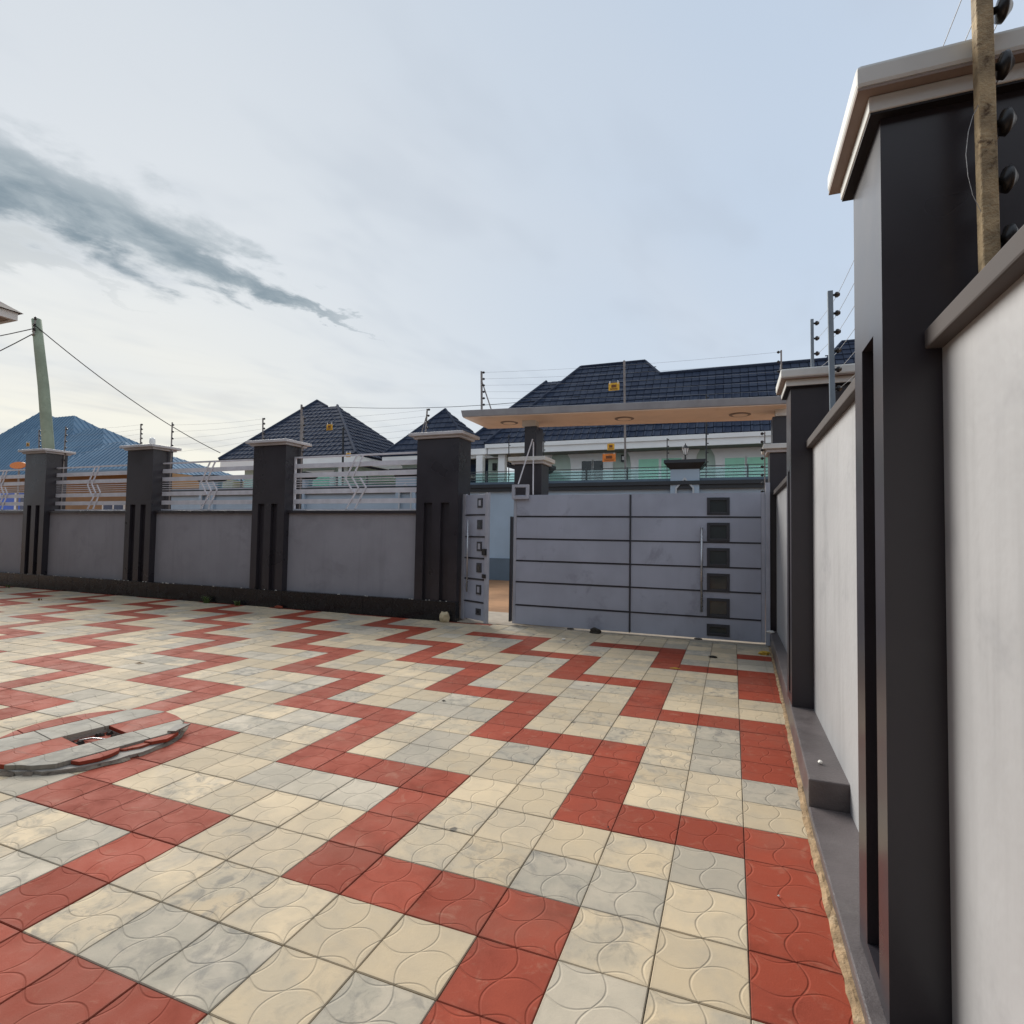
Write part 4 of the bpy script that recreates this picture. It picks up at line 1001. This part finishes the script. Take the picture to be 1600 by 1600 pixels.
# ------------------------------------------------------------------ own house, only its eave corner shows
hO = empty('own_house', (-16, -3, 0)); tag(hO, 'corner of a house eave with white fascia at the upper left edge', 'house')
EX, EY, EZ = -10.34, 3.31, 4.62
b = MB(); b.box(EX-12, EX-.9, EY-13, EY-.9, -.04, EZ+.03); b.build('wall', 'own_wall', hO)
b = MB(); b.box(EX-.899, 6.0, EY-17, -5.2, -.04, EZ+.03); b.build('wall', 'own_wall', hO)  # unseen wing behind the camera, added to shade the faces turned towards it
b = MB(); b.box(EX+.06, 6.9, EY-17.9, -4.1, EZ+.012, EZ+.16); b.build('roof', 'own_roof', hO)  # roof of the same added wing, also out of view
b = MB(); b.box(EX-13, EX-.06, EY-14, EY-.06, EZ, EZ+.025); b.build('soffit', 'own_soffit', hO)
b = MB(); b.box(EX-.0595, EX, EY-14, EY, EZ-.01, EZ+.11); b.box(EX-13, EX-.06, EY-.0595, EY, EZ-.01, EZ+.11); b.build('fascia', 'own_fascia', hO)
b = MB(); zt = EZ+.111
b.add([(EX-13, EY-14, zt), (EX+.05, EY-14, zt), (EX+.05, EY+.05, zt), (EX-13, EY+.05, zt), (EX-6.5, EY-6.5, zt+4.6), (EX-6.5, EY-7.5, zt+4.6)], [(1, 2, 4, 5), (2, 3, 4), (3, 0, 5, 4), (0, 1, 5), (0, 3, 2, 1)]); b.build('roof', 'own_roof', hO)

# ------------------------------------------------------------------ small things
pl_ = empty('pier_lamp', (-11.79, 6.6, cap_top(2))); tag(pl_, 'small white lamp on the cap of the second fence pier', 'lamp')
b = MB(); b.lathe((-11.79, 6.6, cap_top(2)), [(.05, 0), (.035, .02), (.03, .05)], 12); b.build('base', 'lamp_black', pl_)
b = MB(); b.lathe((-11.79, 6.6, cap_top(2)+.051), [(.045, 0), (.06, .04), (.055, .12), (.03, .15)], 12); b.build('globe', 'lamp_white', pl_, smooth=True)
def rock(name, c, r, mat, label, cat, sq=.8, seed=1):
    rr = random.Random(seed); bm = bmesh.new(); bmesh.ops.create_icosphere(bm, subdivisions=2, radius=1)
    for v in bm.verts:
        k = 1+rr.uniform(-.24, .20); v.co = Vector((v.co.x*r[0]*k, v.co.y*r[1]*k, v.co.z*r[2]*k))
    me = bpy.data.meshes.new(name); bm.to_mesh(me); bm.free(); me.materials.append(MATS[mat])
    o = bpy.data.objects.new(name, me); COL.objects.link(o); o.location = c; tag(o, label, cat); return o
rock('stone', (-4.40, 6.285, .07), (.085, .055, .105), 'stone_pale', 'pale rough stone leaning at the foot of the gate pier', 'stone', seed=4)
rock('dirt_clod', (.315, 5.80, .02), (.07, .045, .028), 'litter_yellow', 'yellow clod lying in the corner by the gate', 'clod', seed=9)
rock('dark_lump', (-.27, 5.33, .012), (.05, .028, .014), 'debris_dark', 'black speck of dirt on the tiles before the gate', 'dirt', seed=12)
rock('dark_lump', (-1.93, 6.36, .03), (.09, .05, .05), 'debris_dark', 'dark clump of dirt under the middle of the gate', 'dirt', seed=14)
rock('paper_scrap', (-2.20, 5.62, .012), (.035, .022, .010), 'litter_white', 'white scrap of paper on a red tile before the gate', 'scrap', seed=15)
rock('plaster_crumb', (.40, 1.70, .200), (.012, .016, .008), 'litter_white', 'white plaster crumb on the side wall plinth', 'crumb', seed=17)
rock('plaster_crumb', (.41, 6.30, .21), (.05, .035, .018), 'litter_white', 'white plaster lump on the plinth beside the gate post', 'crumb', seed=18)
rock('brick_bit', (-7.85, 6.30, .03), (.10, .03, .03), 'tile_red', 'dark red brick bit lying against the black plinth', 'brick', seed=19)
def weed(c, label, nblade, hgt, seed, mat='weed_green'):
    rr = random.Random(seed); b = MB(); c = Vector(c)
    for k in range(nblade):
        a = rr.uniform(0, 2*math.pi); L = hgt*rr.uniform(.5, 1.1); lean = rr.uniform(.3, 1.1); w = rr.uniform(.004, .009)
        d = Vector((math.cos(a), math.sin(a), 0)); s_ = Vector((-d.y, d.x, 0)); o = c+Vector((rr.uniform(-.05, .05), rr.uniform(-.03, .03), 0))
        p1 = o+d*lean*L*.4+Vector((0, 0, L*.7)); p2 = o+d*lean*L+Vector((0, 0, L*.85))
        b.add([o-s_*w, o+s_*w, p1+s_*w*1.2, p1-s_*w*1.2, p2], [(0, 1, 2, 3), (3, 2, 4)])
    o = b.build('weed_tuft', mat, org=c); tag(o, label, 'weed', 'weeds growing by the front plinth')
weed((-9.63, 6.27, 0), 'small green weed tuft against the plinth left of the third pier', 34, .16, 1)
weed((-8.83, 6.27, 0), 'flat green weed patch against the plinth below the third pier', 46, .10, 2)
weed((-15.9, 6.2, 0), 'tiny weed by the plinth below the first pier', 16, .08, 3)
weed((-12.7, 5.1, 0), 'tiny dry weed between the tiles at the far left', 14, .06, 4, 'dry_leaf')
rl_ = random.Random(31)
spots = [(-.63, 4.53, 'long dry twig with yellow leaf on the tiles before the gate'), (-2.35, 2.45, 'tiny dark leaf bit in a tile joint right of centre'), (-.62, .92, 'black pip lying on the red band near the side wall'),
         (-.45, -.32, 'white speck on a cream tile at the bottom right'), (.12, .66, 'pale speck on the red tiles beside the plinth'), (-5.9, 2.3, 'thin dry twig on the red band left of centre')]
for q, (x, y, lb) in enumerate(spots):
    b = MB(); a = rl_.uniform(0, 3); s_ = (.07, .02, .008, .007, .007, .06)[q]; d = Vector((math.cos(a), math.sin(a), 0))*s_; p = Vector((-d.y, d.x, 0))*(.12 if q in (0, 5) else .7); c = Vector((x, y, .006))
    b.add([c-d, c-d*.2-p, c+d, c-d*.1+p, c+Vector((0, 0, .004+s_*.15))], [(0, 1, 4), (1, 2, 4), (2, 3, 4), (3, 0, 4), (3, 2, 1, 0)])
    o = b.build('litter_bit', ('litter_yellow', 'debris_dark', 'lamp_black', 'litter_white', 'litter_white', 'dry_leaf')[q], org=c); tag(o, lb, 'litter')
